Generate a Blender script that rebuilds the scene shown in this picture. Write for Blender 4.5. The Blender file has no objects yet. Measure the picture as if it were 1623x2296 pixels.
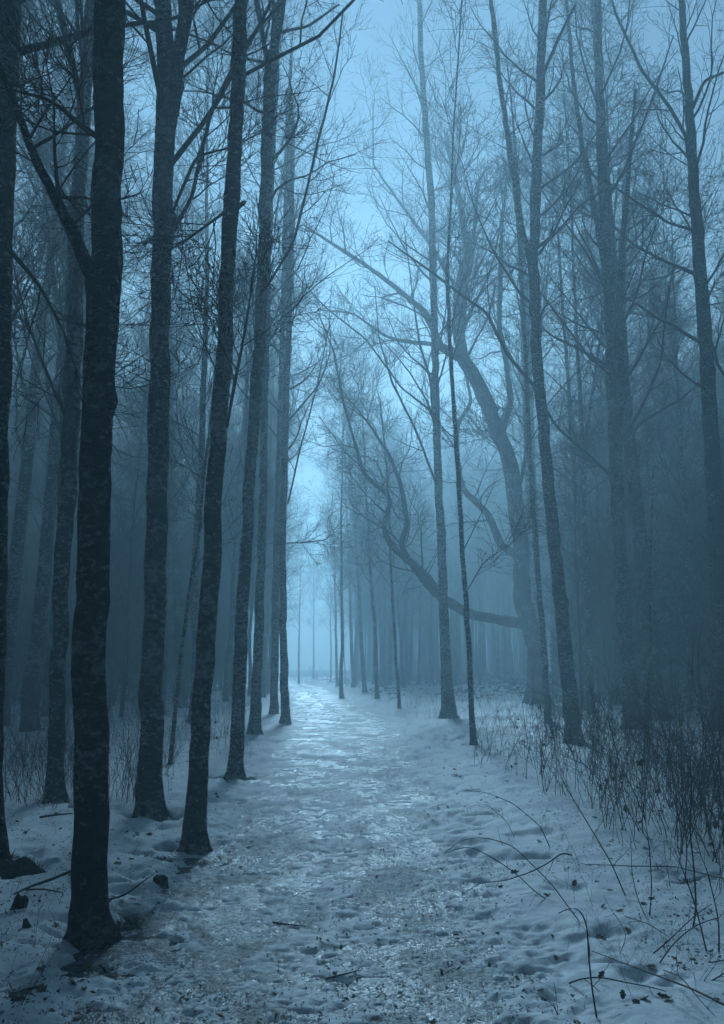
import bpy, math, random
import numpy as np

# ------------------------------------------------------------------ camera, sky, sun, exposure
scene = bpy.context.scene
COL = scene.collection
R = math.radians
CAM_Z = 1.6
PITCH = R(10.08)
FPX, CX, CY = 1980.0, 811.5, 1148.0          # focal length and centre, in units of a 1623 x 2296 frame

cam_d = bpy.data.cameras.new('camera')
cam = bpy.data.objects.new('camera', cam_d)
COL.objects.link(cam)
cam.location = (0, 0, CAM_Z)
cam.rotation_euler = (R(90) + PITCH, 0, 0)
cam_d.sensor_fit = 'VERTICAL'
cam_d.sensor_height = 36.0
cam_d.lens = 36.0 * FPX / 2296.0
cam_d.clip_start = 0.05
cam_d.clip_end = 2000
scene.camera = cam

SUN_EL, SUN_AZ = R(28), R(-3.3)               # low sun beyond the end of the path (azimuth from +Y, + to the right)
world = bpy.data.worlds.new('World')
scene.world = world
world.use_nodes = True
wn = world.node_tree
wn.nodes.clear()
sky = wn.nodes.new('ShaderNodeTexSky')
sky.sky_type = 'NISHITA'
sky.sun_disc = False
sky.sun_elevation = SUN_EL
sky.sun_rotation = SUN_AZ
sky.air_density = 2.0
sky.dust_density = 0.0
sky.ozone_density = 5.0
bg = wn.nodes.new('ShaderNodeBackground')
bg.inputs['Strength'].default_value = 0.05
wo = wn.nodes.new('ShaderNodeOutputWorld')
wn.links.new(sky.outputs[0], bg.inputs[0])
wn.links.new(bg.outputs[0], wo.inputs[0])

sun_d = bpy.data.lights.new('sun', 'SUN')
sun_d.energy = 5.0
sun_d.angle = R(10)
sun_d.color = (0.45, 0.74, 0.97)
sun = bpy.data.objects.new('sun', sun_d)
COL.objects.link(sun)
sun.location = (0, 60, 60)
sun.rotation_euler = (R(90) - SUN_EL, 0, math.pi - SUN_AZ)   # light travels from +Y towards the camera

vs = scene.view_settings
vs.view_transform = 'Standard'
vs.look = 'None'
vs.exposure = 0.38
vs.gamma = 1.0
cy = scene.cycles
cy.max_bounces = 8
cy.volume_bounces = 2
cy.use_adaptive_sampling = True
cy.adaptive_threshold = 0.03
cy.diffuse_bounces = 2
cy.glossy_bounces = 2
cy.transmission_bounces = 2
cy.use_denoising = True
cy.caustics_reflective = False
cy.caustics_refractive = False
cy.sample_clamp_indirect = 4.0

HAZE_DENSITY = 0.0115
HAZE_COLOR = (0.64, 0.86, 0.945)
HAZE_G = 0.47

rng = np.random.default_rng(11)
random.seed(11)

# ------------------------------------------------------------------ numeric helpers
_lat = np.random.default_rng(5).random((256, 256))


def vnoise(x, y):
    x = np.asarray(x, float); y = np.asarray(y, float)
    xi = np.floor(x).astype(int); yi = np.floor(y).astype(int)
    fx = x - xi; fy = y - yi
    fx = fx * fx * fx * (fx * (fx * 6 - 15) + 10); fy = fy * fy * fy * (fy * (fy * 6 - 15) + 10)
    a = _lat[xi & 255, yi & 255]; b = _lat[(xi + 1) & 255, yi & 255]
    c = _lat[xi & 255, (yi + 1) & 255]; d = _lat[(xi + 1) & 255, (yi + 1) & 255]
    return (a * (1 - fx) + b * fx) * (1 - fy) + (c * (1 - fx) + d * fx) * fy


def fbm(x, y, octaves=4, gain=0.5, seed=0.0):
    s = 0.0; a = 1.0; t = 0.0
    x = np.asarray(x, float) + seed * 17.31; y = np.asarray(y, float) - seed * 9.77
    for k in range(octaves):
        s = s + a * vnoise(x, y); t += a
        x, y = x * 1.93 * 0.8 - y * 1.93 * 0.6 + 3.1, x * 1.93 * 0.6 + y * 1.93 * 0.8 - 7.7
        a *= gain
    return s / t


def smooth(a, b, x):
    t = np.clip((np.asarray(x, float) - a) / (b - a), 0, 1)
    return t * t * (3 - 2 * t)


PATH_Y = np.array([-5, 0, 4.4, 5.7, 8.5, 13, 22, 33, 55, 83, 110, 160, 300.])
PATH_C = np.array([-.25, -.25, -.24, -.22, -.28, -.30, -.36, -1.0, -2.9, -5.2, -9, -19, -60.])
PATH_W = np.array([1.05, 1.05, 1.08, 1.06, 1.08, 1.2, 1.4, 1.55, 1.6, 1.5, 1.5, 1.5, 1.5])


def path_d(x, y):
    """signed distance from the path's edge (negative on the path)"""
    return np.abs(x - np.interp(y, PATH_Y, PATH_C)) - np.interp(y, PATH_Y, PATH_W)


def base_h(x, y):
    """forest floor without snow"""
    d = path_d(x, y)
    side = x - np.interp(y, PATH_Y, PATH_C)
    up = smooth(0.0, 3.0, d) * np.where(side > 0, 0.16, 0.07)
    roll = (fbm(x * 0.18, y * 0.18, 2, seed=3) - 0.5) * 0.35 * smooth(0.3, 4, d)
    far = smooth(25, 70, y) * smooth(4, 25, side) * 1.1
    return up + roll + far


def ground_at(x, y):
    return float(base_h(np.array([x]), np.array([y]))[0])


def ray(px, py):
    a = (px - CX) / FPX; b = (CY - py) / FPX
    c, s = math.cos(PITCH), math.sin(PITCH)
    return np.array([a, c - s * b, s + c * b])


def on_plane(px, py, y0):
    d = ray(px, py)
    t = y0 / d[1]
    return np.array([d[0] * t, y0, CAM_Z + d[2] * t]), t


def on_height(px, py, z):
    d = ray(px, py)
    t = (z - CAM_Z) / d[2]
    return np.array([d[0] * t, d[1] * t, z])


def on_ground(px, py, dz=0.0):
    z = 0.0
    for k in range(5):
        p = on_height(px, py, z + dz)
        z = ground_at(p[0], p[1])
    p[2] = z + dz
    return p


# ------------------------------------------------------------------ mesh helpers
def mesh_from(name, V, F, mat=None, smooth_shade=True, mats=None, midx=None):
    """V (n,3); F (m,k) one polygon size, or a list of such arrays"""
    me = bpy.data.meshes.new(name)
    V = np.asarray(V, np.float32)
    Fs = F if isinstance(F, list) else [F]
    Fs = [np.asarray(f, np.int32) for f in Fs if len(f)]
    me.vertices.add(len(V))
    me.vertices.foreach_set('co', V.ravel())
    nl = sum(f.size for f in Fs); npoly = sum(len(f) for f in Fs)
    me.loops.add(nl)
    me.loops.foreach_set('vertex_index', np.concatenate([f.ravel() for f in Fs]))
    me.polygons.add(npoly)
    tot = np.concatenate([np.full(len(f), f.shape[1], np.int32) for f in Fs])
    st = np.concatenate([[0], np.cumsum(tot)[:-1]]).astype(np.int32)
    me.polygons.foreach_set('loop_start', st)
    me.polygons.foreach_set('use_smooth', np.full(npoly, smooth_shade))
    if mat is not None:
        me.materials.append(mat)
    me.update(calc_edges=True)
    me.validate()
    return me


def sweep(P, Rr, sides):
    """tubes along a batch of polylines P (B,S,3), radii (B,S) -> verts, quads"""
    B, S, _ = P.shape
    T = np.empty_like(P)
    T[:, 1:-1] = P[:, 2:] - P[:, :-2]
    T[:, 0] = P[:, 1] - P[:, 0]; T[:, -1] = P[:, -1] - P[:, -2]
    T /= np.linalg.norm(T, axis=2, keepdims=True) + 1e-9
    mean = P[:, -1] - P[:, 0]
    mean /= np.linalg.norm(mean, axis=1, keepdims=True) + 1e-9
    ref = np.where(np.abs(mean[:, 2:3]) > 0.8, np.array([[1., 0, 0]]), np.array([[0., 0, 1]]))
    ref = np.repeat(ref[:, None, :], S, 1)
    U = np.cross(T, ref); U /= np.linalg.norm(U, axis=2, keepdims=True) + 1e-9
    W = np.cross(T, U)
    a = np.arange(sides) * 2 * math.pi / sides
    V = P[:, :, None, :] + Rr[:, :, None, None] * (np.cos(a)[None, None, :, None] * U[:, :, None, :] + np.sin(a)[None, None, :, None] * W[:, :, None, :])
    idx = np.arange(B * S * sides).reshape(B, S, sides)
    i0 = idx[:, :-1, :]; i1 = idx[:, 1:, :]
    Q = np.stack([i0, np.roll(i0, -1, 2), np.roll(i1, -1, 2), i1], -1).reshape(-1, 4)
    return V.reshape(-1, 3), Q


class Bag:
    def __init__(self):
        self.V = []; self.F = []; self.n = 0

    def add(self, V, F):
        self.V.append(V); self.F.append(np.asarray(F) + self.n); self.n += len(V)

    def mesh(self, name, mat, smooth_shade=True):
        by = {}
        for f in self.F:
            by.setdefault(f.shape[1], []).append(f)
        return mesh_from(name, np.concatenate(self.V), [np.concatenate(v) for v in by.values()], mat, smooth_shade)


def unit(v):
    return v / (np.linalg.norm(v, axis=-1, keepdims=True) + 1e-9)


def grow(rg, P, Rr, n, t0, t1, ang, length, segs, up, wob, rratio, rmin, taper=0.25, lenfall=0.5, even=True):
    """children of a batch of branches: n each, leaving between t0 and t1 at ang (lo, hi) from the parent"""
    B, S, _ = P.shape
    if even:
        t = (np.arange(n)[None, :] + rg.random((B, n))) / n
    else:
        t = rg.random((B, n))
    t = t0 + (t1 - t0) * t
    f = t * (S - 1); i = np.minimum(f.astype(int), S - 2); w = (f - i)[..., None]
    bi = np.arange(B)[:, None]
    p0 = P[bi, i] * (1 - w) + P[bi, i + 1] * w
    r0 = Rr[bi, i] * (1 - w[..., 0]) + Rr[bi, i + 1] * w[..., 0]
    tan = unit(P[bi, i + 1] - P[bi, i])
    rv = unit(rg.normal(size=(B, n, 3)))
    side = unit(rv - (rv * tan).sum(-1, keepdims=True) * tan)
    a = ang[0] + (ang[1] - ang[0]) * rg.random((B, n))
    d = tan * np.cos(a)[..., None] + side * np.sin(a)[..., None]
    plen = np.linalg.norm(P[:, -1] - P[:, 0], axis=1)[:, None]
    L = (length[0] + (length[1] - length[0]) * rg.random((B, n))) * (1 - lenfall * (t - t0) / max(1e-6, t1 - t0))
    if length[1] <= 1.2 and length[0] < 1 and rratio < 0:
        L = L * plen
    N = B * n
    p0 = p0.reshape(N, 3); d = d.reshape(N, 3); L = L.reshape(N); r0 = r0.reshape(N)
    out = np.empty((N, segs + 1, 3)); out[:, 0] = p0
    step = (L / segs)[:, None]
    for k in range(segs):
        d = unit(d + np.array([0, 0, up]) / segs + rg.normal(size=(N, 3)) * wob)
        out[:, k + 1] = out[:, k] + d * step
    rb = np.maximum(r0 * abs(rratio), rmin)
    rb = np.minimum(rb, np.maximum(L * 0.014, rmin))
    rad = rb[:, None] * np.linspace(1, taper, segs + 1)[None, :]
    rad = np.maximum(rad, rmin * 0.7)
    return out, rad


def crown(rg, P, Rr, lo, hi, nprim=22, plen=(2.5, 5.5), dens=1.0, pang=(R(32), R(62)), rmin=0.0045):
    """limbs, branches and twigs on a trunk polyline (1,S,3); returns a Bag"""
    b = Bag()
    p1, r1 = grow(rg, P, Rr, nprim, lo, hi, pang, plen, 9, 0.55, 0.12, 0.32, 0.011, taper=0.22, lenfall=0.55)
    b.add(*sweep(p1, r1, 5))
    p2, r2 = grow(rg, p1, r1, max(2, int(7 * dens)), 0.15, 0.97, (R(28), R(60)), (0.9, 2.2), 5, 0.35, 0.12, 0.55, 0.007, lenfall=0.5)
    b.add(*sweep(p2, r2, 4))
    p2b = np.concatenate([p1[:, 4:9:1].reshape(len(p1), 5, 3)]); r2b = r1[:, 4:9]
    p3, r3 = grow(rg, p2, r2, max(2, int(6 * dens)), 0.15, 1.0, (R(28), R(62)), (0.4, 1.1), 3, 0.25, 0.14, 0.6, rmin, lenfall=0.4)
    b.add(*sweep(p3, r3, 3))
    p3b, r3b = grow(rg, p2b, r2b, 3, 0.0, 1.0, (R(30), R(65)), (0.4, 1.0), 3, 0.25, 0.14, 0.4, rmin)
    b.add(*sweep(p3b, r3b, 3))
    p4, r4 = grow(rg, np.concatenate([p3, p3b]), np.concatenate([r3, r3b]), max(1, int(3 * dens)), 0.25, 1.0, (R(25), R(60)), (0.18, 0.5), 2, 0.2, 0.12, 0.8, rmin * 0.9)
    b.add(*sweep(p4, r4, 3))
    return b


def trunk_line(rg, H, r0, lean=0.02, wob=0.012, S=22, taper=0.12):
    z = np.concatenate([[0, .005, .016], np.linspace(.04, 1, S - 3)])
    a = rg.random() * 6.28; dev = np.cumsum(rg.normal(size=(S, 2)) * wob, 0) * H / S * 3
    P = np.stack([lean * H * z * math.cos(a) + dev[:, 0] - dev[0, 0], lean * H * z * math.sin(a) + dev[:, 1] - dev[0, 1], z * H], 1)
    rad = r0 * (1 - (1 - taper) * z ** 0.85)
    rad[0] *= 1.7; rad[1] *= 1.32; rad[2] *= 1.1
    return P[None], rad[None]


def resample(P, W, n):
    d = np.concatenate([[0], np.cumsum(np.linalg.norm(np.diff(P, axis=0), axis=1))])
    s = np.linspace(0, d[-1], n)
    # smooth by cubic-ish interpolation: linear, then average
    Q = np.stack([np.interp(s, d, P[:, k]) for k in range(3)], 1)
    w = np.interp(s, d, W)
    for it in range(3):
        Q[1:-1] = 0.25 * Q[:-2] + 0.5 * Q[1:-1] + 0.25 * Q[2:]
    return Q, w, s


def bark_tube(P, W, seed, sides=28, step=0.045, bump=0.06, flare=None, knots=8, maxrows=520):
    """a trunk with uneven bark, knots and a root flare; P from the base up"""
    L = np.linalg.norm(np.diff(P, axis=0), axis=1).sum()
    n = int(min(maxrows, max(8, L / step)))
    Q, w, s = resample(P, W, n)
    jit = np.stack([fbm(s * 2.2, s * 0 + seed, 3, seed=seed + 40), fbm(s * 2.2, s * 0 - seed, 3, seed=seed + 50), s * 0 + .5], 1) - 0.5
    Q = Q + jit * np.minimum(w * 0.7, 0.06)[:, None] * np.minimum(1, s / 0.4)[:, None]
    a = np.arange(sides) / sides * 2 * math.pi
    T = np.gradient(Q, axis=0); T = unit(T)
    ref = np.array([1., 0, 0]) if abs((Q[-1] - Q[0])[2]) > 0.5 * L else np.array([0, 0, 1.])
    U = unit(np.cross(T, np.repeat(ref[None], n, 0))); Wd = np.cross(T, U)
    S_, A_ = np.meshgrid(s, a, indexing='ij')
    rr = np.repeat(w[:, None], sides, 1)
    cx, sx = np.cos(A_), np.sin(A_)
    # seamless noise round the trunk: project onto two offset planes
    nz = (fbm(cx * 1.3 + S_ * 1.1, sx * 1.3 + S_ * 0.7, 3, seed=seed) - 0.5) * 2.2 * bump
    nz += (fbm(cx * 2.0 + S_ * 9.0, sx * 2.0 - S_ * 5.0, 3, gain=0.65, seed=seed + 4) - 0.5) * bump * 1.1
    rg = np.random.default_rng(int(seed * 100) + 3)
    for k in range(knots):
        ks = rg.uniform(0.3, max(0.5, L - 0.3)); ka = rg.random() * 6.28; kr = rg.uniform(0.05, 0.13)
        dd = ((S_ - ks) / kr) ** 2 + ((np.angle(np.exp(1j * (A_ - ka)))) / 0.55) ** 2
        nz += rg.uniform(0.12, 0.34) * np.exp(-dd)
    rr = rr * (1 + nz)
    if flare:
        fh, fa, lobes = flare
        ph = rg.random() * 6.28
        lob = 0.55 + 0.45 * np.cos(A_ * lobes + ph + 0.6 * np.sin(A_ * 2 + ph))
        k = np.exp(-S_ / fh)
        rr = rr * (1 + fa * k * (0.45 + lob * k))
    V = Q[:, None, :] + rr[..., None] * (cx[..., None] * U[:, None, :] + sx[..., None] * Wd[:, None, :])
    idx = np.arange(n * sides).reshape(n, sides)
    i0, i1 = idx[:-1], idx[1:]
    F = np.stack([i0, np.roll(i0, -1, 1), np.roll(i1, -1, 1), i1], -1).reshape(-1, 4)
    return V.reshape(-1, 3), F, Q, w


# ------------------------------------------------------------------ materials
def mat_new(name):
    m = bpy.data.materials.new(name); m.use_nodes = True
    nt = m.node_tree; nt.nodes.clear()
    o = nt.nodes.new('ShaderNodeOutputMaterial'); b = nt.nodes.new('ShaderNodeBsdfPrincipled')
    nt.links.new(b.outputs[0], o.inputs[0])
    return m, nt, b


def N(nt, t, **kw):
    n = nt.nodes.new(t)
    for k, v in kw.items():
        if k in n.inputs:
            n.inputs[k].default_value = v
        else:
            setattr(n, k, v)
    return n


def ramp(nt, src, stops):
    r = nt.nodes.new('ShaderNodeValToRGB')
    e = r.color_ramp.elements
    while len(e) < len(stops):
        e.new(0.5)
    for el, (p, c) in zip(e, stops):
        el.position = p
        el.color = (c, c, c, 1) if not isinstance(c, tuple) else (*c, 1)
    nt.links.new(src, r.inputs[0])
    return r.outputs[0]


def coords(nt, scale=(1, 1, 1)):
    tc = nt.nodes.new('ShaderNodeTexCoord'); mp = nt.nodes.new('ShaderNodeMapping')
    mp.inputs['Scale'].default_value = scale
    nt.links.new(tc.outputs['Object'], mp.inputs[0])
    return mp.outputs[0]


def noise(nt, vec, scale, detail=4, rough=0.55, dist=0.0):
    n = N(nt, 'ShaderNodeTexNoise', Scale=scale, Detail=detail, Roughness=rough, Distortion=dist)
    nt.links.new(vec, n.inputs['Vector'])
    return n.outputs['Fac']


def mixc(nt, fac, a, b):
    m = nt.nodes.new('ShaderNodeMix'); m.data_type = 'RGBA'
    if isinstance(fac, float): m.inputs[0].default_value = fac
    else: nt.links.new(fac, m.inputs[0])
    for v, k in ((a, 6), (b, 7)):
        if isinstance(v, tuple): m.inputs[k].default_value = (*v, 1)
        else: nt.links.new(v, m.inputs[k])
    return m.outputs[2]


def math_(nt, op, a, b=0.0):
    m = nt.nodes.new('ShaderNodeMath'); m.operation = op
    for v, k in ((a, 0), (b, 1)):
        if isinstance(v, (int, float)): m.inputs[k].default_value = v
        else: nt.links.new(v, m.inputs[k])
    return m.outputs[0]


def bump(nt, bsdf, h, strength, dist):
    b = N(nt, 'ShaderNodeBump', Strength=strength, Distance=dist)
    nt.links.new(h, b.inputs['Height'])
    nt.links.new(b.outputs[0], bsdf.inputs['Normal'])


def bark_material(name, dark, mid, pale, amount):
    m, nt, b = mat_new(name)
    v = coords(nt); vb = coords(nt, (1, 1, 3.2))
    band = noise(nt, vb, 7, 5, 0.65, 0.4)
    fine = noise(nt, vb, 38, 4, 0.6)
    lich = noise(nt, coords(nt, (1, 1, 1.5)), 15, 7, 0.75, 0.2)
    spots = noise(nt, v, 60, 4, 0.7)
    c = mixc(nt, ramp(nt, band, [(0.38, 0.0), (0.62, 1.0)]), dark, mid)
    clump = noise(nt, v, 2.2, 3, 0.5)
    lich = math_(nt, 'ADD', lich, math_(nt, 'MULTIPLY', math_(nt, 'SUBTRACT', clump, 0.5), 0.45))
    f = math_(nt, 'MULTIPLY', ramp(nt, lich, [(0.60 - amount, 0.0), (0.66 - amount, 1.0)]), ramp(nt, spots, [(0.36, 0.15), (0.55, 1.0)]))
    c = mixc(nt, f, c, pale)
    c = mixc(nt, math_(nt, 'MULTIPLY', ramp(nt, fine, [(0.3, 1.0), (0.5, 0.0)]), 0.6), c, dark)
    nt.links.new(c, b.inputs['Base Color'])
    b.inputs['Roughness'].default_value = 0.9
    b.inputs['Specular IOR Level'].default_value = 0.2
    bump(nt, b, math_(nt, 'ADD', fine, math_(nt, 'MULTIPLY', band, 1.5)), 1.0, 0.035)
    return m


M = {}
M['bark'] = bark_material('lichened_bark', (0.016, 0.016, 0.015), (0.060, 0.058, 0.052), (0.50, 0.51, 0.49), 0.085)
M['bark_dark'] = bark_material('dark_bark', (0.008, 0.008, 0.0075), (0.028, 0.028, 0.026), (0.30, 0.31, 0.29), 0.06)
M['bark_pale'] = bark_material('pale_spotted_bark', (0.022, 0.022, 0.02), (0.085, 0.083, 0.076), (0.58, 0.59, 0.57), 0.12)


def plain(name, col, rough=0.85, var=0.4, scale=20):
    m, nt, b = mat_new(name)
    v = coords(nt)
    n = noise(nt, v, scale, 4)
    lo = tuple(c * (1 - var) for c in col); hi = tuple(min(1, c * (1 + var)) for c in col)
    nt.links.new(mixc(nt, ramp(nt, n, [(0.3, 0.0), (0.7, 1.0)]), lo, hi), b.inputs['Base Color'])
    b.inputs['Roughness'].default_value = rough
    b.inputs['Specular IOR Level'].default_value = 0.25
    return m


M['twig'] = plain('twig_bark', (0.035, 0.033, 0.030), 0.85, 0.35, 6)
M['stem'] = plain('dry_stem', (0.085, 0.074, 0.060), 0.8, 0.45, 14)
M['cane'] = plain('cane_bark', (0.030, 0.024, 0.022), 0.6, 0.35, 25)
M['leaf'] = plain('dead_leaf', (0.12, 0.095, 0.07), 0.8, 0.5, 30)
M['wood'] = plain('weathered_wood', (0.045, 0.040, 0.034), 0.9, 0.5, 18)
M['moss'] = plain('moss', (0.030, 0.034, 0.022), 0.95, 0.6, 30)
M['grass'] = plain('dry_grass', (0.07, 0.062, 0.045), 0.85, 0.4, 8)

# snow: bright, grainy, with a scatter of litter specks
m, nt, b = mat_new('snow'); M['snow'] = m
v = coords(nt)
dirt = noise(nt, v, 3.0, 6, 0.65, 0.5)
speck = noise(nt, v, 42, 3, 0.6)
big = noise(nt, v, 0.5, 3, 0.5)
f = math_(nt, 'MULTIPLY', ramp(nt, speck, [(0.63, 0.0), (0.69, 1.0)]), ramp(nt, math_(nt, 'ADD', math_(nt, 'MULTIPLY', dirt, 0.5), math_(nt, 'MULTIPLY', big, 0.5)), [(0.40, 0.05), (0.58, 1.0)]))
c = mixc(nt, ramp(nt, dirt, [(0.35, 0.0), (0.75, 1.0)]), (0.80, 0.82, 0.835), (0.64, 0.66, 0.68))
c = mixc(nt, f, c, (0.09, 0.085, 0.078))
nt.links.new(c, b.inputs['Base Color'])
b.inputs['Roughness'].default_value = 0.65
b.inputs['Specular IOR Level'].default_value = 0.3
g1 = noise(nt, v, 140, 3, 0.7); g2 = noise(nt, v, 16, 4, 0.6)
bump(nt, b, math_(nt, 'ADD', math_(nt, 'MULTIPLY', g1, 0.25), g2), 0.5, 0.02)

# forest floor under the snow: leaf litter and soil
m, nt, b = mat_new('leaf_litter_soil'); M['soil'] = m
v = coords(nt)
l1 = N(nt, 'ShaderNodeTexVoronoi', Scale=26.0); nt.links.new(v, l1.inputs['Vector'])
n1 = noise(nt, v, 9, 6, 0.7)
c = mixc(nt, ramp(nt, n1, [(0.35, 0.0), (0.65, 1.0)]), (0.020, 0.018, 0.014), (0.065, 0.052, 0.038))
c = mixc(nt, 0.35, c, l1.outputs['Color'])
hs = N(nt, 'ShaderNodeHueSaturation', Saturation=0.25, Value=0.3); nt.links.new(c, hs.inputs['Color'])
nt.links.new(hs.outputs[0], b.inputs['Base Color'])
b.inputs['Roughness'].default_value = 0.9
bump(nt, b, math_(nt, 'ADD', n1, l1.outputs['Distance']), 0.9, 0.03)

# trodden path: grey ice, frozen slush, dark grit showing through
m, nt, b = mat_new('trodden_ice'); M['ice'] = m
v = coords(nt)
a1 = noise(nt, v, 1.1, 5, 0.6, 0.3); a2 = noise(nt, v, 8, 6, 0.72, 0.5); a3 = noise(nt, v, 30, 4, 0.65, 0.4)
b1 = noise(nt, coords(nt, (1.3, 0.9, 1)), 1.25, 5, 0.65, 0.5); b3 = noise(nt, v, 20, 5, 0.7, 0.6)
c = mixc(nt, ramp(nt, a2, [(0.38, 0.0), (0.62, 1.0)]), (0.075, 0.087, 0.094), (0.20, 0.23, 0.245))
grit = math_(nt, 'ADD', math_(nt, 'MULTIPLY', b1, 0.66), math_(nt, 'MULTIPLY', b3, 0.34))
gm = ramp(nt, grit, [(0.515, 0.0), (0.535, 1.0)])
c = mixc(nt, gm, c, (0.018, 0.019, 0.02))
crumb = math_(nt, 'ADD', math_(nt, 'MULTIPLY', a1, 0.35), math_(nt, 'ADD', math_(nt, 'MULTIPLY', a2, 0.25), math_(nt, 'MULTIPLY', a3, 0.40)))
cm_ = ramp(nt, crumb, [(0.515, 0.0), (0.54, 1.0)])
c = mixc(nt, cm_, c, (0.72, 0.75, 0.765))
rim = noise(nt, v, 24, 4, 0.65, 0.8)
c = mixc(nt, ramp(nt, rim, [(0.488, 0.0), (0.5, 0.25), (0.512, 0.0)]), c, (0.60, 0.63, 0.65))
nt.links.new(c, b.inputs['Base Color'])
rough_ = math_(nt, 'ADD', math_(nt, 'ADD', 0.27, math_(nt, 'MULTIPLY', gm, 0.25)), math_(nt, 'MULTIPLY', cm_, 0.35))
nt.links.new(rough_, b.inputs['Roughness'])
b.inputs['Specular IOR Level'].default_value = 0.6
bump(nt, b, math_(nt, 'ADD', a2, math_(nt, 'MULTIPLY', math_(nt, 'ADD', a3, cm_), 0.5)), 0.6, 0.03)


# ------------------------------------------------------------------ object helpers
def link(name, data, parent=None, loc=None, rot=None, scale=None):
    o = bpy.data.objects.new(name, data)
    COL.objects.link(o)
    if parent is not None:
        o.parent = parent
    if loc is not None: o.location = tuple(float(c) for c in loc)
    if rot is not None: o.rotation_euler = rot
    if scale is not None: o.scale = scale if hasattr(scale, '__len__') else (scale,) * 3
    return o


def tag(o, label=None, cat=None, group=None, kind=None):
    if label: o['label'] = label
    if cat: o['category'] = cat
    if group: o['group'] = group
    if kind: o['kind'] = kind
    return o


def empty(name, loc=(0, 0, 0), rz=0.0, scale=1.0):
    o = bpy.data.objects.new(name, None)
    COL.objects.link(o)
    o.location = tuple(float(c) for c in loc); o.rotation_euler = (0, 0, rz); o.scale = (scale,) * 3
    o.empty_display_size = 0.2
    return o


# ------------------------------------------------------------------ ground, path, snow
def fan_grid(ys, nx, wfun):
    u = np.linspace(-1, 1, nx)
    u = np.sign(u) * (0.8 * np.abs(u) + 0.2 * np.abs(u) ** 3)
    Y = np.repeat(np.asarray(ys)[:, None], nx, 1)
    X = u[None, :] * wfun(np.asarray(ys))[:, None]
    return X, Y


def grid_faces(ny, nx):
    idx = np.arange(ny * nx).reshape(ny, nx)
    return np.stack([idx[:-1, :-1], idx[:-1, 1:], idx[1:, 1:], idx[1:, :-1]], -1).reshape(-1, 4)


def rows(y0, y1, n, off):
    return np.exp(np.linspace(math.log(y0 + off), math.log(y1 + off), n)) - off


# soil sheet, out to the haze's edge
ys = np.concatenate([[-290, -120, -50, -20, -8], rows(-3, 290, 150, 6)])
xs = np.sign(np.linspace(-1, 1, 141)) * (np.abs(np.linspace(-1, 1, 141)) ** 2.6) * 290
X, Y = np.meshgrid(xs, ys)
Z = base_h(X, Y) - 0.012 + (fbm(X * 3, Y * 3, 2, seed=8) - 0.5) * 0.01
soil = link('ground', mesh_from('ground', np.stack([X, Y, Z], -1).reshape(-1, 3), grid_faces(*X.shape), M['soil']))
tag(soil, kind='structure')

# path sheet
ys = np.concatenate([[-4, -2, 0, 2], 1 / np.linspace(1 / 3.2, 1 / 200.0, 460)])
ncol = 170
u = np.linspace(-1, 1, ncol)
Yp = np.repeat(ys[:, None], ncol, 1)
Xp = np.interp(Yp, PATH_Y, PATH_C) + u[None, :] * (np.interp(Yp, PATH_Y, PATH_W) + 0.35)
rough = smooth(40, 10, Yp)
Zp = base_h(Xp, Yp) + 0.004 - 0.02 * np.abs(u[None, :]) ** 4 + rough * ((fbm(Xp * 5, Yp * 5, 3, seed=1) - 0.5) * 0.035 + (fbm(Xp * 20, Yp * 20, 2, seed=2) - 0.5) * 0.018)
path = link('path', mesh_from('path', np.stack([Xp, Yp, Zp], -1).reshape(-1, 3), grid_faces(*Xp.shape), M['ice']))
tag(path, kind='structure')

# bare spots melted round trunks and mounds: (x, y, radius, depth)
MELT = []


def snow_depth(x, y):
    c = x - np.interp(y, PATH_Y, PATH_C)
    d = path_d(x, y) + (fbm(x * 1.7, y * 1.7, 3, seed=6) - 0.5) * 0.7 + (fbm(x * 7, y * 7, 2, seed=26) - 0.5) * 0.35
    lumps = (fbm(x * 2.1, y * 2.1, 3, seed=9) - 0.5)
    mid = (fbm(x * 5.5, y * 5.5, 2, seed=19) - 0.5)
    fine = (fbm(x * 13, y * 13, 3, gain=0.6, seed=12) - 0.5)
    rag = fbm(x * 7, y * 7, 3, gain=0.65, seed=33)
    off = 0.070 + lumps * 0.065 + mid * 0.018 + fine * 0.006
    # patchy thin snow on the path, more of it along the crown between the footworn tracks
    pat = fbm(x * 4.6, y * 4.0, 4, gain=0.8, seed=15) - 0.5
    on = -0.0085 + pat * 0.13 + fine * 0.065 + 0.018 * np.exp(-((c + 0.02) / 0.22) ** 2) - 0.016 * np.exp(-((c - 0.62) / 0.25) ** 2)
    on = np.where(on > 0, np.minimum(on, 0.014) + np.maximum(on - 0.014, 0) * 0.3, on)
    off2 = off + np.minimum(0, fbm(x * 2.8, y * 2.8, 3, gain=0.6, seed=16) - 0.44) * 0.3
    k = smooth(-0.25, 0.45, d)
    w = smooth(0.3, 1.3, d)
    h = on * (1 - k) + (off2 * (1 - w) + off * w) * k
    ragf = np.clip(0.10 + 4.0 * (rag - 0.46), 0, 1.3)
    lit = fbm(x * 0.55, y * 0.55, 3, seed=21)
    h = h - 0.085 * smooth(9, 17, y) * smooth(0.54, 0.72, lit) * smooth(0.3, 1.5, d) * ragf
    away = smooth(5, 16, d) * 0.10 + smooth(30, 48, y) * smooth(0.6, 2.5, d) * 0.10
    h = h - away * (0.4 + ragf * 0.6)
    for (mx, my, mr, md) in MELT:
        q = ((x - mx) ** 2 + (y - my) ** 2) / (mr * mr)
        h = h - np.where(q < 9, md * np.exp(-np.minimum(q, 9)) * (0.35 + ragf), 0)
    return h


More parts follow.
